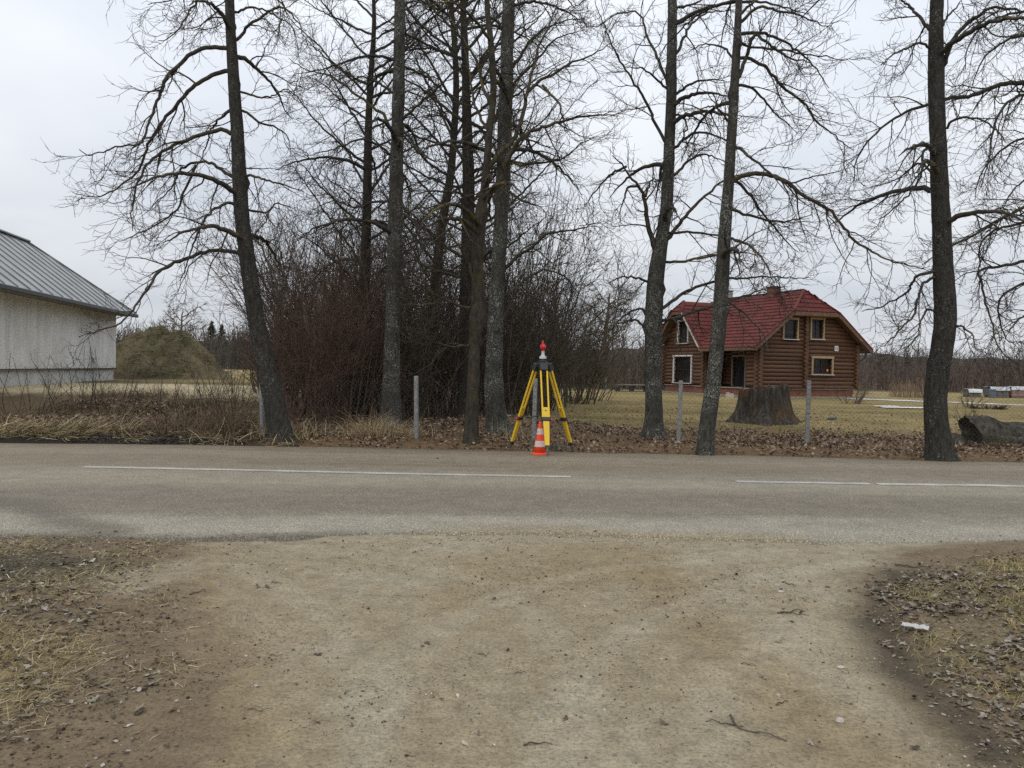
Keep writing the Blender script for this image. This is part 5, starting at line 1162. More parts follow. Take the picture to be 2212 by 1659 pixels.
hd_ = MB(); hd_.lathe([(0.05, hz - 0.07), (0.085, hz - 0.06), (0.092, hz - 0.01), (0.088, hz + 0.035), (0.06, hz + 0.045)], 18); hd_.build('head_plate', M['black'], tri)
for f in feet:
    f = np.array([f[0], f[1], surf(f[0], f[1])]) - T0; h = unit(np.array([f[0], f[1], 0])); sd_ = np.array([-h[1], h[0], 0])
    top = h * 0.115 + np.array([0, 0, hz - 0.02]); ax = unit(f - top); LT = np.linalg.norm(f - top); dp = unit(np.cross(sd_, ax))
    lg = empty('leg', (0, 0, 0), 0, tri)
    at = lambda s, o=0.0: top + ax * s + sd_ * o
    mb = MB(); mb.beam(at(-0.035), at(0.095), 0.135, 0.075, dp); mb.beam(np.array([0, 0, hz - .01]) + h * .03, top + np.array([0, 0, 0.0]), 0.11, 0.07); mb.build('hinge_block', M['black'], lg, bev=0.008)
    for o, o2 in ((-0.052, -0.050), (0.052, 0.050)):
        MB().beam(at(0.07, o), at(0.86, o2), 0.027, 0.032, dp).build('rail', M['yellow'], lg, bev=0.006)
    MB().beam(at(0.735), at(0.93), 0.128, 0.030, dp).build('joining_plate', M['yellow'], lg, bev=0.004)
    mb = MB(); ax3 = Matrix((sd_, dp, ax)).transposed() if False else None
    c_ = at(0.785) + dp * 0.0; mb.lathe([(0.012, 0), (0.012, 0.05)], 8, tuple(c_ - h * 0.025), Matrix((tuple(sd_), tuple(np.cross(h, sd_)), tuple(h))).transposed()); mb.build('bolt', M['steel'], lg)
    MB().beam(at(0.905), at(0.97), 0.145, 0.062, dp).build('clamp', M['black'], lg, bev=0.008)
    mb = MB(); mb.lathe([(0.020, 0), (0.020, 0.03), (0.012, 0.035)], 10, tuple(at(0.94, 0.070)), Matrix((tuple(ax), tuple(np.cross(sd_, ax)), tuple(sd_))).transposed()); mb.build('clamp_knob', M['red'], lg)
    # lower slide tapers to the shoe
    b0, b1 = at(0.97), at(LT - 0.17); mb = MB()
    V = [p + sd_ * s1 * w + dp * s2 * 0.017 for p, w in ((b0, 0.050), (b1, 0.036)) for s1, s2 in ((-1, -1), (1, -1), (1, 1), (-1, 1))]
    mb.add(V, [(0, 1, 2, 3), (7, 6, 5, 4), (0, 4, 5, 1), (1, 5, 6, 2), (2, 6, 7, 3), (3, 7, 4, 0)]); mb.build('lower_slide', M['yellow'], lg, bev=0.004)
    mb = MB(); mb.beam(at(LT - 0.18), at(LT - 0.125), 0.075, 0.045, dp); mb.build('shoe', M['black'], lg, bev=0.006)
    mb = MB(); mb.lathe([(0.026, 0), (0.024, 0.05), (0.016, 0.10), (0.004, 0.155)], 10, tuple(at(LT - 0.14)), Matrix((tuple(sd_), tuple(np.cross(ax, sd_)), tuple(ax))).transposed()); mb.build('spike', M['steel'], lg)
    if f[0] < -0.3 or f[0] > 0.2 and f[1] > 0: MB().beam(at(LT - .13, .0) , at(LT - .13, .0) + h * -0.05 + sd_ * 0.001, 0.02, 0.03).build('foot_peg', M['black'], lg)
# carrying strap
tb = TB(); sp_ = spline(np.array([(-.08, -.08, 1.34), (-.02, -.10, 1.2), (.03, -.05, 1.0), (.06, 0.0, .80), (.0, .06, .66), (-.12, .12, .60), (-.24, .16, .585), (-.33, .16, .61)]), 30); tb.add(sp_[None], np.full((1, 30), .009), 5); tb.build('strap', M['black'], tri)

pr = empty('prism_target', (TC[0], TC[1], hz + 0.045)); pr.scale = (0.86, 0.86, 0.76); tag(pr, 'red survey prism on grey tribrach atop the yellow tripod', 'prism')
mb = MB(); mb.lathe([(0.068, 0.0), (0.072, 0.015), (0.066, 0.03), (0.05, 0.034)], 18); mb.build('tribrach_base', M['black'], pr)
for i in range(3):
    a = i * 2.094 + 0.5; MB().lathe([(0.017, 0.025), (0.019, 0.035), (0.019, 0.058), (0.012, 0.062)], 10, (0.047 * math.cos(a), 0.047 * math.sin(a), 0)).build('levelling_screw', M['black'], pr)
MB().lathe([(0.066, 0.058), (0.068, 0.066), (0.066, 0.112), (0.058, 0.118)], 18).build('tribrach_top', M['ltgrey'], pr, smooth=False)
MB().lathe([(0.010, 0), (0.014, 0.004), (0.014, 0.028), (0.008, 0.03)], 10, (0.066, 0, 0.095), Matrix.Rotation(math.pi / 2, 3, 'Y')).build('lock_knob', M['black'], pr)
MB().lathe([(0.040, 0.118), (0.042, 0.13), (0.032, 0.145), (0.030, 0.19), (0.034, 0.195), (0.034, 0.215), (0.020, 0.22)], 16).build('carrier', M['ltgrey'], pr)
# housing turned mostly sideways to the camera
rx_ = Matrix.Rotation(math.radians(242), 3, 'Z') @ Matrix.Rotation(math.pi / 2, 3, 'X')
MB().lathe([(0.026, 0.21), (0.028, 0.225), (0.022, 0.24), (0.022, 0.262)], 12).build('stem', M['red'], pr)
cz = (0, 0, 0.318)
MB().lathe([(0.030, -0.052), (0.046, -0.035), (0.055, -0.010), (0.057, 0.028), (0.052, 0.034), (0.050, 0.040)], 20, cz, rx_).build('prism_housing', M['red'], pr)
MB().lathe([(0.046, 0.041), (0.044, 0.043)], 20, cz, rx_).build('prism_glass', M['glass'], pr)
mb = MB(); dv = np.array(rx_ @ Vector((0, 0, 1))); sv = np.array([-dv[1], dv[0], 0]); c0 = np.array(cz) - dv * 0.004
poly = [c0 + sv * s + np.array([0, 0, z]) for s, z in ((-.068, -.055), (.068, -.055), (.072, .03), (.045, .075), (.022, .135), (-.022, .135), (-.045, .075), (-.072, .03))]
mb.prism(poly, dv * 0.012); mb.build('target_plate', M['red'], pr, bev=0.003)

cc = G(1166, 981.5, 0.03); cz0 = surf(cc[0], cc[1])
cone = empty('traffic_cone', (cc[0], cc[1], cz0)); tag(cone, 'orange traffic cone with two scuffed white bands under the tripod', 'cone')
M['orange'] = m_solid('cone_orange', (0.80, 0.075, 0.025), 0.5, 0.4, 0.3)
k = NT('scuffed_white_band', 0.6, 0.4); v = k.coord(); n = k.noise(v, 38, 4, 0.7); k.color(k.mix(k.ramp(n, [(0.55, g3(0)), (0.62, g3(0.9))]), (0.62, 0.53, 0.48), (0.62, 0.12, 0.07))); M['band'] = k.m
mb = MB(); w = 0.150
oc = [(w * math.cos(a) * (1.0 if i % 2 else 1.0), w * math.sin(a)) for i, a in enumerate(np.linspace(math.pi / 8, 2 * math.pi + math.pi / 8, 8, endpoint=False))]
mb.prism([(x, y, 0.0) for x, y in oc], (0, 0, 0.020)); mb.lathe([(0.135, 0.018), (0.118, 0.032), (0.110, 0.036)], 20); mb.build('base', M['orange'], cone, bev=0.004)
cr_ = lambda z: 0.102 - (0.102 - 0.024) * (z - 0.034) / 0.486
MB().lathe([(cr_(.03), .030), (cr_(.2), .2), (cr_(.4), .4), (cr_(.505), .505), (cr_(.515) * .8, .517), (.012, .519)], 24).build('body', M['orange'], cone, smooth=True)
for a, b in ((0.128, 0.222), (0.322, 0.418)):
    MB().lathe([(cr_(a) + .0005, a), (cr_(a) + .003, a + .001), (cr_(b) + .003, b - .001), (cr_(b) + .0005, b)], 24).build('band', M['band'], cone)

# ------------------------------------------------------------------ wire fence
k = NT('concrete_post', 0.9, 0.2); v = k.coord(); c = k.ramp(k.noise(v, 18, 5, 0.7), [(0.3, (0.17, 0.17, 0.165)), (0.7, (0.34, 0.345, 0.34))])
c = k.mix(k.ramp(k.noise(v, 60, 3), [(0.6, g3(0)), (0.68, g3(0.8))]), c, (0.07, 0.07, 0.065)); k.color(c); k.bump(k.noise(v, 50, 3), 0.3, 0.004); M['post'] = k.m
M['wire'] = m_plain('rusty_wire', (0.06, 0.055, 0.05), 0.6, 0.4)
posts = [((565, 808), (567, 955)), ((899, 812), (900, 965)), ((1157, 818), (1152, 962)), ((1471, 822), (1465, 966)), ((1748, 822), (1742, 973)), ((2030, 831), (2024, 976)), ((2362, 838), (2356, 984))]
FYd = 14.45; p0 = P(565, 955, FYd); fence = empty('wire_fence', (p0[0], p0[1], 0)); tag(fence, 'chain-link wire fence on grey concrete posts along the verge', 'fence')
FO = np.array([p0[0], p0[1], 0]); pw = []
for (tx, ty), (bx_, by_) in posts:
    t_ = P(tx, ty, FYd); b_ = P(bx_, by_, FYd); b_[2] = gz1(b_[0], b_[1]) - 0.15; pw.append((b_, t_))
    mb = MB(); a_, b2 = b_ - FO, t_ - FO; mb.beam(a_, b2, 0.072, 0.072, (0.2, 1, 0)); o = mb.build('post', M['post'], fence, bev=0.010)
for (b0, t0), (b1, t1) in zip(pw[:-1], pw[1:]):
    g0 = b0 + (t0 - b0) * 0.16; g1 = b1 + (t1 - b1) * 0.16; e0 = b0 + (t0 - b0) * 0.95; e1 = b1 + (t1 - b1) * 0.95
    W_ = np.linalg.norm(g1 - g0); H_ = np.linalg.norm(e0 - g0); st = 0.085
    def q(u, v): a_ = g0 + (g1 - g0) * (u / W_); b_ = e0 + (e1 - e0) * (u / W_); w_ = a_ + (b_ - a_) * (v / H_); w_[1] -= 0.045 - 0.03 * math.sin(u / W_ * math.pi) * math.sin(v * 2.0); w_[2] -= 0.05 * math.sin(u / W_ * math.pi) * v / H_; return w_ - FO
    segs = []
    i = -int(H_ / st) - 1
    while i * st < W_:
        for sgn in (1, -1):
            u0, u1 = (i * st, i * st + H_) if sgn > 0 else (i * st + H_, i * st)
            v0, v1 = 0.0, H_
            us = np.linspace(u0, u1, 5); vs = np.linspace(0, H_, 5); pts = [(u, v_) for u, v_ in zip(us, vs)]
            a0, a1 = max(0, min(u0, u1)), min(W_, max(u0, u1))
            if a1 - a0 < 0.02: continue
            f0, f1 = ((a0 - u0) / (u1 - u0), (a1 - u0) / (u1 - u0))
            ff = np.linspace(f0, f1, 4); segs.append([q(u0 + (u1 - u0) * f_, H_ * f_) for f_ in ff])
        i += 1
    for vv_ in (0.0, H_ * 0.5, H_): segs.append([q(u, vv_) for u in np.linspace(0, W_, 4)])
    tb = TB(); sg_ = np.array(segs); tb.add(sg_, np.full(sg_.shape[:2], 0.0011), 3); kind(tb.build('wire_mesh', M['wire'], fence), 'stuff')

# ------------------------------------------------------------------ stump and fallen trunk
k = NT('weathered_stump', 0.95, 0.1); v = k.coord((6, 6, 0.7)); v0 = k.coord(); n = k.noise(v, 2.2, 6, 0.65)
c = k.ramp(n, [(0.3, (0.022, 0.019, 0.016)), (0.5, (0.060, 0.052, 0.042)), (0.72, (0.135, 0.123, 0.102))])
c = k.mix(k.ramp(k.noise(v0, 1.6, 3), [(0.52, g3(0)), (0.62, g3(0.7))]), c, (0.15, 0.075, 0.042)); c = k.mix(k.ramp(k.noise(v0, 1.3, 4, 0.6), [(0.56, g3(0)), (0.70, g3(0.7))]), c, (0.06, 0.065, 0.025))
k.color(c); k.bump(n, 1.0, 0.05); M['stump'] = k.m
sb_ = P(1648, 918, 20.6); sz0 = gz1(sb_[0], sb_[1]); nh, na = 46, 150; hh = np.linspace(0, 1, nh); an = np.linspace(0, 2 * np.pi, na, endpoint=False)
Hh, An = np.meshgrid(hh, an, indexing='ij'); H_s = 0.93 + 0.10 * np.cos(An * 1 + 0.5) + 0.05 * (vnoise(np.cos(An) * 3 + 9, np.sin(An) * 3, 4) - .5) + 0.20 * (vnoise(np.cos(An) * 9 + 9, np.sin(An) * 9, 6) - .5) + 0.10 * (vnoise(np.cos(An) * 20 + 9, np.sin(An) * 20, 7) - .5)
R0 = 0.60 + 0.34 * np.exp(-Hh / 0.26) - 0.06 * Hh; lob = 0.5 + 0.5 * np.cos(An * 4 + 0.8) * np.cos(An * 1.5)
R0 = R0 * (1 + 0.20 * (lob - .5) * (0.5 + 1.2 * np.exp(-Hh / 0.25)) + 0.34 * (fbm(np.cos(An) * 5 + 20 + Hh * .3, np.sin(An) * 5 + Hh * 0.5, 71, 4) - .5) + 0.20 * (fbm(np.cos(An) * 12 + 20, np.sin(An) * 12 + Hh * 0.8, 72, 2) - .5))
R0 = R0 - 0.13 * np.exp(-((np.angle(np.exp(1j * (An + 1.45)))) / 0.13) ** 2) * (0.4 + Hh)      # the rotten cleft facing the road
V = np.stack([R0 * np.cos(An) * 1.05, R0 * np.sin(An) * 0.95, Hh * H_s], -1).reshape(-1, 3); V[:, 2] -= 0.06
inr = []                                                                      # hollow rotten top
for f_, dz in ((0.86, -0.03), (0.70, -0.14), (0.35, -0.22)):
    inr.append(np.stack([R0[-1] * f_ * np.cos(an) * 1.05, R0[-1] * f_ * np.sin(an) * .95, H_s[-1] - .06 + dz + 0.05 * (vnoise(np.cos(an) * 6 + 3, np.sin(an) * 6 + f_ * 9, 8) - .5)], -1))
V = np.concatenate([V] + inr); nr_ = nh + 3; idx = np.arange(nr_ * na).reshape(nr_, na); nx2 = np.roll(idx, -1, 1); Q = np.stack([idx[:-1], nx2[:-1], nx2[1:], idx[1:]], -1).reshape(-1, 4)
V = np.concatenate([V, [[0, 0, 0.62]]]); tr = np.stack([idx[-1], nx2[-1], np.full(na, nr_ * na)], 1)
o = link('tree_stump', raw_mesh('tree_stump', V, Q, tr, smooth=True), M['stump'], None, (sb_[0], sb_[1], sz0)); tag(o, 'huge weathered tree stump with flared roots in front of the log house', 'stump')

lp = P(2100, 965, 15.5); ln, la = 60, 40; u = np.linspace(0, 1, ln); Lx = 4.2
U, An = np.meshgrid(u, np.linspace(0, 2 * np.pi, la, endpoint=False), indexing='ij')
Rr = (0.30 + 0.10 * np.exp(-U / 0.06)) * (1 + 0.6 * (fbm(np.cos(An) * 1.8 + U * 5, np.sin(An) * 1.8 + 5, 81, 3) - .5) + 0.42 * (fbm(np.cos(An) * 8 + U * 5, np.sin(An) * 8 + 5 + U, 82, 3) - .5))
V = np.stack([U * Lx + 0.10 * np.sin(An) * (U < .02) - 0.22 * (np.sin(An)) * np.exp(-U / 0.02), Rr * np.cos(An), 0.24 + Rr * np.sin(An) - 0.08 * U + 0.10 * np.exp(-((U - .07) / .05) ** 2) * np.maximum(0, np.sin(An))], -1).reshape(-1, 3)
idx = np.arange(ln * la).reshape(ln, la); nx2 = np.roll(idx, -1, 1); Q = np.stack([idx[:-1], nx2[:-1], nx2[1:], idx[1:]], -1).reshape(-1, 4)
cen = V[:la].mean(0) + np.array([0.12, 0, 0]); V = np.concatenate([V, [cen]]); tr = np.stack([idx[0], nx2[0], np.full(la, ln * la)], 1)
M['oldlog'] = m_bark('old_log_bark', (0.125, 0.112, 0.092), (0.03, 0.027, 0.022), (0.22, 0.205, 0.18), 0.01, 0.6, 0.2)
lgz = gz1(lp[0] + 1, lp[1]); o = link('fallen_log', raw_mesh('fallen_log', V, Q, tr, smooth=True), M['oldlog'], None, (lp[0] - .02, lp[1], lgz - 0.10), (0, 0, -0.06)); tag(o, 'dark fallen trunk lying in the grass at the right edge', 'log')
o = MB().lathe([(0.27, -0.12), (0.24, 0.0), (0.16, 0.12), (0.06, 0.18)], 14, (0, 0, 0.08)).build('root_lump', M['oldlog'], None, smooth=True, loc=(lp[0] - 0.30, lp[1] + .1, lgz - .05)); tag(o, 'low rotten root lump at the butt of the fallen trunk', 'root')
o = MB().lathe([(0.16, -0.1), (0.15, 0.0), (0.12, 0.06), (0.09, 0.085), (0.04, 0.08)], 9, (0, 0, 0)).build('small_stump', M['oldlog'], None, smooth=False, loc=(*G(1205, 968, .05)[:2], gz1(*G(1205, 968, .05)[:2])))
tag(o, 'low mossy stump sunk in leaves behind the tripod', 'stump')

# ------------------------------------------------------------------ things in the yard
M['plank'] = m_plain('grey_planks', (0.16, 0.14, 0.12), 0.9, 0.2, 0.35, 8); M['path'] = m_plain('pale_gravel', (0.50, 0.49, 0.47), 0.95, 0.1, 0.25, 30, 0.4)
dk = P(1362, 848, 57.0); zg = gz1(dk[0], dk[1]); deck = empty('wooden_deck', (dk[0], dk[1], zg)); tag(deck, 'low grey wooden deck on blocks left of the log house', 'deck')
for i in range(9): MB().box(-1.2, 1.6, -0.9 + i * .2, -0.72 + i * .2, 0.44, 0.50).build('plank', M['plank'], deck)
for x_ in (-1.1, -.4, .3, 1.0, 1.5): MB().box(x_ - .06, x_ + .06, -.85, .85, 0.30, 0.437).build('joist', M['plank'], deck)
for x_ in (-1.0, 0.0, 1.0): MB().box(x_ - .16, x_ + .16, -.7, -.35, -.05, 0.298).build('block', M['dark_metal'], deck)
pa, pb = G(1838, 862, -.12), G(2212, 876, -.12); n = 40; t = np.linspace(-0.02, 1.25, n); lx = pa[0] + (pb[0] - pa[0]) * t; ly = pa[1] + (pb[1] - pa[1]) * t + 0.5 * np.sin(t * 4); hw_ = 1.0 + 0.35 * (vnoise(lx * .8, lx * 0, 3) - .5)
V = np.concatenate([np.stack([lx, ly + s * hw_, gz(lx, ly + s * hw_) + 0.02], 1) for s in (-1, -.5, 0, .5, 1)]); i = np.arange(n - 1); Q = np.concatenate([np.stack([i, i + 1, i + 1 + n, i + n], 1) + j * n for j in range(4)])
kind(link('garden_path', raw_mesh('garden_path', V, Q, smooth=True), M['path']), 'structure')
sa = G(1955, 884, -.1); sh = MB(); sh.box(-1.05, 1.05, -.35, .35, 0.015, 0.05); sh.box(-1.2, -.2, .1, .5, 0.052, 0.085); o = sh.build('foam_board', M['white'], None, bev=0.01, loc=(sa[0], sa[1], gz1(sa[0], sa[1]) + .01), rot=(0, 0, .06)); tag(o, 'flat white boards lying on the lawn left of the bent trunk', 'board')
ba = G(1570, 858, -.13); o = MB().box(-.22, .22, -.12, .12, 0, .24).box(-.2, .0, -.1, .1, .241, .30).build('concrete_block', m_plain('pale_block', (0.42, 0.36, 0.31)), None, bev=.015, loc=(ba[0] - .1, ba[1] - 1.0, gz1(ba[0], ba[1] - 1) - .01)); tag(o, 'pale concrete block on the grass before the porch', 'block')
o_ = G(1797, 910, -.03); o = MB().lathe([(0.02, 0), (0.12, 0.02), (0.09, .07), (.03, .09)], 9).build('dark_clod', M['dark_metal'], None, loc=(o_[0], o_[1], gz1(o_[0], o_[1]) - .005), rot=(0, 0, .3)); o.scale = (1.4, .8, 1); tag(o, 'small black clod on the lawn right of the last fence post', 'clod')
# heap of dark brush with twigs
hp = G(2135, 884, -.1); shrub('dark uprooted root clump lying on the lawn, right of the bent trunk', hp[0], hp[1], 0.62, 1.3, 60, 77, 'bark_dark', 'root_clump', 6, 3, 'yard heaps', 'roots', 0.5)
shrub('thin tan sapling bush beside the dark root clump', *G(2095, 880, -.1)[:2], 0.95, 0.7, 16, 78, 'shrub_pale', 'garden_shrub', 4, 3, 'garden shrubs')
shrub('small bare bush by the right corner of the log house', *G(1838, 872, -.12)[:2], 1.5, 1.3, 22, 79, 'shrub_pale', 'garden_shrub', 5, 3, 'garden shrubs')
shrub('small bare sapling in front of the fallen trunk butt', *G(2085, 930, 0)[:2], 0.75, .5, 12, 80, 'shrub', 'garden_shrub', 4, 3, 'garden shrubs')
# stored building materials at the right edge
wp = lambda px, Y=58.0: (sx(px, Y) , Y)
def stack(label, px, w, d, h, mats, Y=58.0):
    x_, y_ = wp(px, Y); e = empty('material_stack', (x_, y_, gz1(x_, y_))); tag(e, label, 'stack', 'stored materials by the far hedge')
    for i in range(3): MB().box(-w / 2, w / 2, -d / 2 + i * d / 2.6, -d / 2 + i * d / 2.6 + .1, 0, .12).build('pallet_bearer', M['plank'], e)
    rows = 3
    for j in range(rows):
        for i in range(3): MB().box(-w / 2 + i * w / 3 + .015, -w / 2 + (i + 1) * w / 3 - .015, -d / 2 + .02 * j, d / 2 - .02 * j, .125 + j * (h - .15) / rows, .115 + (j + 1) * (h - .15) / rows).build('bundle', mats[0], e, bev=.02)
    n_ = 12; xs = np.linspace(-w / 2 - .05, w / 2 + .05, n_); ys = np.linspace(-d / 2 - .05, d / 2 + .05, n_); XX, YY = np.meshgrid(xs, ys); ZZ = h + .06 * fbm(XX * 4 + px, YY * 4, 5) - .25 * (np.abs(YY) > d / 2 - .02) * 1.0
    idx = np.arange(n_ * n_).reshape(n_, n_); Q = np.stack([idx[:-1, :-1], idx[:-1, 1:], idx[1:, 1:], idx[1:, :-1]], -1).reshape(-1, 4)
    link('cover_sheet', raw_mesh('cover_sheet', np.stack([XX, YY, ZZ], -1).reshape(-1, 3), Q, smooth=True), mats[1], e)
M['pinkb'] = m_plain('pink_bricks', (0.30, 0.19, 0.17), 0.9); M['greyb'] = m_plain('grey_slabs', (0.13, 0.13, 0.125), 0.9); M['sheet'] = m_plain('white_sheet', (0.42, 0.42, 0.42), 0.5)
stack('grey stack under a white sheet among the stored materials', 2152, 1.3, 1.0, .72, (M['greyb'], M['sheet'])); stack('pinkish brick stack under a white sheet at the right edge', 2198, 1.4, 1.0, .78, (M['pinkb'], M['sheet'])); stack('low dark stack with a grey sheet, leftmost of the stored materials', 2100, 0.9, .9, .55, (M['greyb'], M['ltgrey']))
x_, y_ = wp(2128); o = MB().lathe([(.22, 0), (.24, .02), (.24, .28), (.25, .3), (.24, .32), (.24, .58), (.22, .6)], 14).build('barrel', m_plain('faded_blue_drum', (0.10, 0.13, 0.16)), None, loc=(x_, y_ - .9, gz1(x_, y_ - .9))); tag(o, 'faded blue drum before the stored stacks', 'barrel')
# far garden posts by the hedge
for px, lb in ((1212, 'thin pale stake by the hedge behind the tripod'), (1309, 'thin pale stake by the hedge left of the deck')):
    q_ = P(px, 840, 52.0); o = MB().box(-.035, .035, -.035, .035, -.1, 1.0).build('garden_stake', M['post'], None, bev=.01, loc=(q_[0], q_[1], gz1(q_[0], q_[1]))); tag(o, lb, 'stake', 'stakes by the hedge')

# ------------------------------------------------------------------ weeds, reeds, straw
BRN = [(0.16, 0.11, 0.068), (0.22, 0.158, 0.10), (0.11, 0.078, 0.05), (0.085, 0.06, 0.042)]
xy = scatter(19000, -10.5, -3.6, 14.0, 20.5, lambda x, y: in_view(x, y, .3) * sstep(fbm(x * .9, y * .9, 401) + .0, 0.36, 0.56))
blades('dry_weeds', xy, 0.36, 0.007, BRN, 0.5, 1.4, 'tangled brown dry weeds on the bank below the barn', 'weeds')
xy = scatter(3600, -6.6, -4.5, 14.0, 16.8, lambda x, y: in_view(x, y, .3) * sstep(fbm(x * .8, y * .8, 402), 0.34, 0.55))
blades('tall_dry_weeds', xy, 0.62, 0.005, BRN, 0.3, 0.9, 'tall russet weed stalks left of the leaning tree', 'weeds')
xy = scatter(6000, -9.6, -5.6, 13.75, 15.1, lambda x, y: in_view(x, y, .3) * sstep(fbm(x * 1.1, y * 1.4, 403) + .1 * (-x - 6.5), 0.40, 0.6) * (1 - sstep(y, 14.6, 15.1)))
blades('reed_straw', xy, 0.50, 0.012, STRAW, 0.80, 0.6, 'flattened pale yellow reed straw along the left roadside', 'straw', heading=0.2, spread=1.2)
xy = scatter(16000, -10.5, -3.4, 13.9, 19, lambda x, y: in_view(x, y, .3) * sstep(fbm(x * .8, y * .8, 405), .38, .6)); leaves('bank_leaves', xy, 0.07, BROWN + [(0.30, 0.25, 0.17)], .05, LEAF_LO, 'brown dead leaves among the weeds on the barn bank', tilt=.5)
xy = scatter(420, -5.6, -3.6, 13.5, 14.3); blades('reed_straw', xy, 0.42, 0.010, STRAW, 0.78, 0.6, 'few pale straw stalks scattered on dark soil by the leaning tree', 'straw')
for cx_, cy_, n_, lb in ((sx(790, 14.7), 14.7, 420, 'arched tan grass tussock right of the leaning tree'), (sx(845, 14.9), 14.9, 360, 'tan grass tussock at the foot of the straight speckled tree'), (sx(625, 14.2), 14.2, 260, 'pale dry grass at the foot of the leaning tree'), (sx(1110, 14.2), 14.3, 90, 'small dry tuft at the foot of the lichen tree')):
    xy = np.stack([cx_ + rng.normal(0, .32, n_), cy_ + rng.normal(0, .22, n_)], 1); blades('grass_tussock', xy, 0.50, 0.006, [(0.36, 0.27, 0.15), (0.27, 0.19, 0.10), (0.45, 0.36, 0.22)], 0.35, 1.5, lb)
xy = scatter(1500, -7.5, -3.6, 13.5, 14.3, lambda x, y: y > far_edge(x) + .05); pebbles('soil_clods', xy, 0.035, [(0.02, .018, .016), (.03, .026, .022), (.045, .04, .036), (.09, .08, .07)], 'black soil clods along the left far road edge')
for px, Yd, h, n_, lb in ((60, 17.5, 1.3, 7, 'thin bare sapling before the barn wall, leftmost'), (165, 17.8, 1.5, 9, 'thin bare saplings before the middle of the barn wall'), (235, 17.0, 1.5, 9, 'thin bare saplings before the far corner of the barn'), (335, 17.6, 1.1, 9, 'bare sapling clump below the overgrown mound'), (430, 17.0, 1.2, 14, 'brown twiggy bush right of the mound'), (500, 17.5, 1.5, 18, 'brown twiggy bush left of the leaning tree')):
    shrub(lb, sx(px, Yd), Yd, h, 1.3, n_ * 2, px, 'shrub', 'bare_sapling', 6, 3, 'saplings on the barn bank', thick=.36, upright=2.0)
rp = [(1975, 54, 2.6, 420, 1.15, 'tan dry reed bed on the lawn right of the log house'), (1335, 66, 4.2, 700, 1.5, 'tan dry reed bed beside the deck')]
for px, Yd, wd_, n_, hh_, lb in rp:
    xy = np.stack([sx(px, Yd) + rng.uniform(-wd_, wd_, n_) * .5, Yd + rng.uniform(-1, 1, n_)], 1); blades('reed_bed', xy, hh_, 0.02, [(0.24, 0.17, 0.11), (0.18, 0.12, 0.08), (0.30, 0.22, 0.14)], 0.06, .3, lb, 'reeds')

# ------------------------------------------------------------------ far woodland
r = np.random.default_rng(21)
def wood(name, n, x0, x1, y0, y1, h0, h1, mat, label, stems=5, tw=6):
    X_ = r.uniform(x0, x1, n); Y_ = r.uniform(y0, y1, n); k_ = stems
    Xs = np.repeat(X_, k_) + r.normal(0, .7, n * k_); Ys = np.repeat(Y_, k_) + r.normal(0, .7, n * k_); p0 = np.stack([Xs, Ys, gz(Xs, Ys) - .1], 1)
    hgt = np.repeat(r.uniform(h0, h1, n), k_) * r.uniform(.6, 1.05, n * k_)
    q = grow(p0, r.normal(0, .14, (n * k_, 3)) + np.array([0, 0, 1]), hgt, 2, r, .06, 0, 0); ra = taper(n * k_, 3, r.uniform(.03, .07, n * k_), .02); tb = TB(); tb.add(q, ra, 3)
    p1, d1, _, _ = spawn(q, ra, tw, r, .2, 1, .3, .9, (0, 0, .2)); q1 = grow(p1, d1, np.repeat(hgt, tw) * .22 * r.uniform(.4, 1.3, len(p1)), 1, r, .15, 0, 0); tb.add(q1, taper(len(p1), 2, np.full(len(p1), .036), .018), 3)
    return kind(tb.build(name, M[mat]), 'stuff', label, 'woodland')
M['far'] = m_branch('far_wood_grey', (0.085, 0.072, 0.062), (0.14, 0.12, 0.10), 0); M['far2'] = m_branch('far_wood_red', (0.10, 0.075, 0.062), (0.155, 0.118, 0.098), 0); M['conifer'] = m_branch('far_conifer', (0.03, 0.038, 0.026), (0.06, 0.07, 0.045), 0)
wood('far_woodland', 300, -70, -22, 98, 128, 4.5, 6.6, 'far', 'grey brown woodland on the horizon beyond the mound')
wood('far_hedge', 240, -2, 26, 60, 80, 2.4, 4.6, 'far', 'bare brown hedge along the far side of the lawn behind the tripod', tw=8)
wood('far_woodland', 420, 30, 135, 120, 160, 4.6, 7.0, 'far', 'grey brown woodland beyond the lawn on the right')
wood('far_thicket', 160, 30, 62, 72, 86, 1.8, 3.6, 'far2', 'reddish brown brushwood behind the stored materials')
# a low wooded rise closes the horizon
nr_ = 160; X_ = np.linspace(-260, 320, nr_); prof = 3.6 + 1.6 * fbm(X_ * .02, X_ * 0, 501) + 1.2 * fbm(X_ * .2, X_ * 0, 502) + .5 * vnoise(X_ * 1.1, X_ * 0, 503)
prof = np.where(X_ < 0, prof + .9, prof)
V = np.concatenate([np.stack([X_, X_ * 0 + 185, X_ * 0 - 1], 1), np.stack([X_, X_ * 0 + 190, prof * .6], 1), np.stack([X_, X_ * 0 + 205, prof + 1.0], 1), np.stack([X_, X_ * 0 + 280, prof * .8], 1)])
i = np.arange(nr_ - 1); Q = np.concatenate([np.stack([i, i + 1, i + 1 + nr_, i + nr_], 1) + j * nr_ for j in range(3)])
kind(link('wooded_rise', raw_mesh('wooded_rise', V, Q, smooth=True), m_plain('wooded_rise', (0.075, 0.066, 0.060), 1.0, 0.0, 0.45, 1.2)), 'structure')
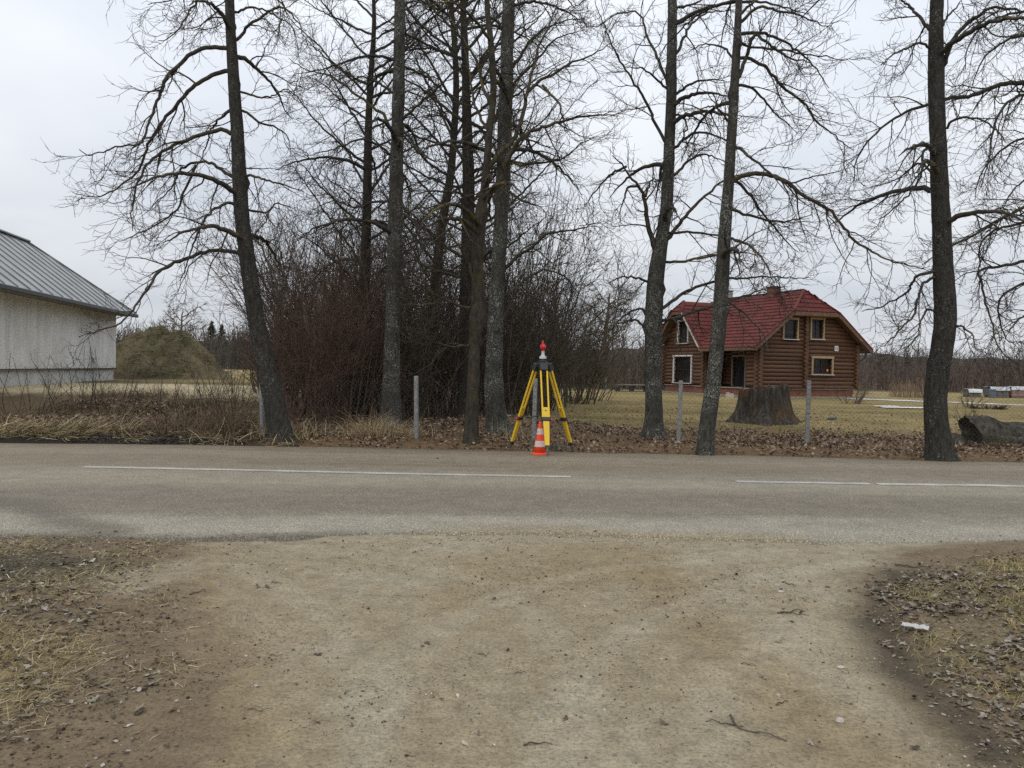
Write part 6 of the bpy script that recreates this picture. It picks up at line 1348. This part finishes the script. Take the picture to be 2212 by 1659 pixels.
for i_, (px, plb) in enumerate(((456, 'leftmost of the small dark pines beyond the mound'), (478, 'small dark pine in the far wood right of the mound'), (545, 'small dark pine just left of the leaning tree, far off'))):                           # pines that stand out of the far wood
    Yd = 118 + 3 * (i_ % 3); x_ = sx(px, Yd); z0 = gz1(x_, Yd); h = r.uniform(5.8, 7.2); e = empty('pine_tree', (x_, Yd, z0)); tag(e, plb, 'tree', 'far pines')
    t_ = TB(); t_.add(np.array([[(0, 0, 0), (.05, 0, h * .5), (0, 0, h)]], float), np.array([[.13, .10, .03]]), 5); t_.build('trunk', M['bark_dark'], e)
    n = 260; zz_ = h * (.42 + .58 * r.random(n)); az = r.uniform(0, 6.28, n); q = grow(np.stack([0 * zz_, 0 * zz_, zz_], 1), np.stack([np.cos(az), np.sin(az), r.normal(.1, .25, n)], 1), (h * 1.08 - zz_) * .40 * r.uniform(.5, 1.1, n), 3, r, .15, 0, .1)
    c_ = TB(); c_.add(q, taper(n, 4, np.full(n, .10), .03), 3); c_.build('crown', M['conifer'], e)

# ------------------------------------------------------------------ twigs and litter on the drive
M['stick'] = m_branch('stick_bark', (0.05, 0.042, 0.035), (0.15, 0.125, 0.10), 0)
def stick(label, paths, w, name='fallen_twig'):
    """paths: frame polylines on the ground; the first is the main stem, the rest are its side shoots"""
    r_ = np.random.default_rng(len(label)); c0 = None; e = None
    for i, pth in enumerate(paths):
        p = np.array([G(x, y) for x, y in pth]); p[:, 2] = [surf(a, b) for a, b, _ in p]; rad_ = pxr(w, p[0, 1]) * (1 if i == 0 else .62)
        s = spline(p, 6 * len(p)); s[:, 2] = np.maximum(s[:, 2], [surf(a, b) for a, b, _ in s]) + rad_ * .8 + .006 * np.sin(np.linspace(0, 3.1, len(s)) * 2) ** 2
        s += r_.normal(0, rad_ * .25, s.shape)
        if e is None: c0 = s[0].copy(); e = empty(name, c0); tag(e, label, 'twig', 'twigs on the ground')
        tb = TB(); tb.add(s[None], (rad_ * np.linspace(1, .45, len(s)))[None], 6); tb.build('stem' if i == 0 else 'side_shoot', M['stick'], e, c0)
stick('forked dark twig lying on the drive at lower right', [[(1578, 1545), (1590, 1572), (1625, 1585), (1660, 1595), (1698, 1606)], [(1588, 1570), (1565, 1568), (1545, 1561), (1524, 1559)]], 5)
stick('short straight dark stick near the bottom centre of the drive', [[(1131, 1608), (1150, 1606), (1172, 1606), (1194, 1608)]], 4)
stick('small branching twig on the right of the drive', [[(1680, 1330), (1700, 1326), (1722, 1320), (1738, 1322)], [(1702, 1326), (1725, 1329), (1747, 1331)]], 4)
stick('thin V-shaped twig in the middle of the drive', [[(1031, 1412), (1045, 1414), (1050, 1416), (1057, 1409)]], 2.2)
stick('thin straight twig in the middle of the drive, below the V-shaped one', [[(1111, 1452), (1124, 1452), (1138, 1451)]], 2.2)
stick('dark broken stick on the soil at the right verge edge', [[(1933, 1229), (1965, 1235), (2010, 1239)]], 4.5)
stick('long dark stick among the leaves at the right verge', [[(2060, 1263), (2110, 1272), (2160, 1284), (2212, 1291)]], 4)
stick('pale thin stick on the leaves at the far right', [[(2100, 1232), (2150, 1230), (2200, 1233), (2240, 1236)]], 3)
stick('curved dark twig on the soil at left', [[(158, 1310), (172, 1325), (190, 1334), (230, 1334), (262, 1325)]], 4)
stick('short dark stick left of the drive', [[(410, 1288), (428, 1282), (445, 1276)]], 3)
stick('slanting thin stick at left above the straw', [[(60, 1342), (95, 1333), (128, 1331)]], 3.5)
stick('grey stick lying across the yellow straw', [[(100, 1378), (140, 1375), (185, 1370)]], 3.5)
stick('thin twig on the upper left of the drive', [[(585, 1255), (595, 1256), (606, 1257)]], 2.2)
stick('pale thin twig on the left of the drive', [[(583, 1414), (600, 1417), (612, 1414)]], 2.2)
stick('small twig at the lower left of the drive', [[(535, 1530), (560, 1536), (590, 1532)]], 2.2)
stick('short twig on the lower right of the drive', [[(1676, 1524), (1690, 1520), (1702, 1516)]], 3)
stick('thin twig right of the middle of the drive', [[(1600, 1443), (1618, 1445), (1632, 1447)]], 2.5)
stick('little crooked twig at the upper right of the drive', [[(1690, 1254), (1704, 1259), (1718, 1262)]], 3)
# plastic wrapper and a dry leaf on the drive
wc = G(1975, 1363); n_, m_ = 14, 7; U, V_ = np.meshgrid(np.linspace(-.5, .5, n_), np.linspace(-.5, .5, m_), indexing='ij')
zz_ = .010 + .035 * fbm(U * 4 + 3, V_ * 3, 601) * (.4 + np.abs(V_)); idx = np.arange(n_ * m_).reshape(n_, m_); Q = np.stack([idx[:-1, :-1], idx[1:, :-1], idx[1:, 1:], idx[:-1, 1:]], -1).reshape(-1, 4)
k = NT('crumpled_clear_plastic', 0.25, 0.5); k.color((0.55, 0.55, 0.53)); k.b.inputs['Transmission Weight'].default_value = 0.25; k.b.inputs['Alpha'].default_value = 0.9
cx1 = np.stack([U * .135 + .02 * V_, V_ * .065 * (1 + .3 * fbm(U * 6, U * 0, 3)), zz_], -1).reshape(-1, 3)
o = link('plastic_wrapper', raw_mesh('plastic_wrapper', cx1, Q, smooth=False), k.m, None, (wc[0], wc[1], gz1(wc[0], wc[1]) + .004), (0, 0, -.45)); tag(o, 'crumpled whitish plastic wrapper on leaves at the right verge', 'wrapper')
for px, py, s_, lb in ((1690, 1216, .07, 'white'), (693, 1238, .03, 'x')): pass
for (px, py, s_, lb) in ((1815, 1562, .045, 'pale stone at the lower right of the drive'), (1688, 1280, .035, 'small yellowish stone on the right of the drive'), (1815, 1440, .04, 'whitish stone at the right side of the drive'), (1690, 1275, .0, ''), (842, 1254, .0, ''), (1691, 1278, .0, ''), (945, 998, .05, 'dark clod on the far lane of the road')):
    if s_ == 0: continue
    p = G(px, py); rr_ = np.random.default_rng(px + py); vv_ = OCT * rr_.uniform(.6, 1.2, (6, 3)) * np.array([1, .7, .45]) * s_ * .6
    import bmesh
    me = raw_mesh('stone', vv_, tris=OT); bm = bmesh.new(); bm.from_mesh(me); bmesh.ops.subdivide_edges(bm, edges=bm.edges[:], cuts=1, smooth=.6, use_grid_fill=True); bm.to_mesh(me); bm.free()
    o = link('stone', me, m_plain('stone', (0.40, 0.37, 0.32) if px != 945 else (0.06, 0.05, 0.045), .9), None, (p[0], p[1], surf(p[0], p[1]) + s_ * .12)); tag(o, lb, 'stone', 'stones on the ground')
xy = scatter(70, -2.0, 2.4, 2.6, 6.4); leaves('stray_leaves', xy, 0.035, GREYLEAF, .004, LEAFV, 'few small dry leaf scraps scattered over the drive')
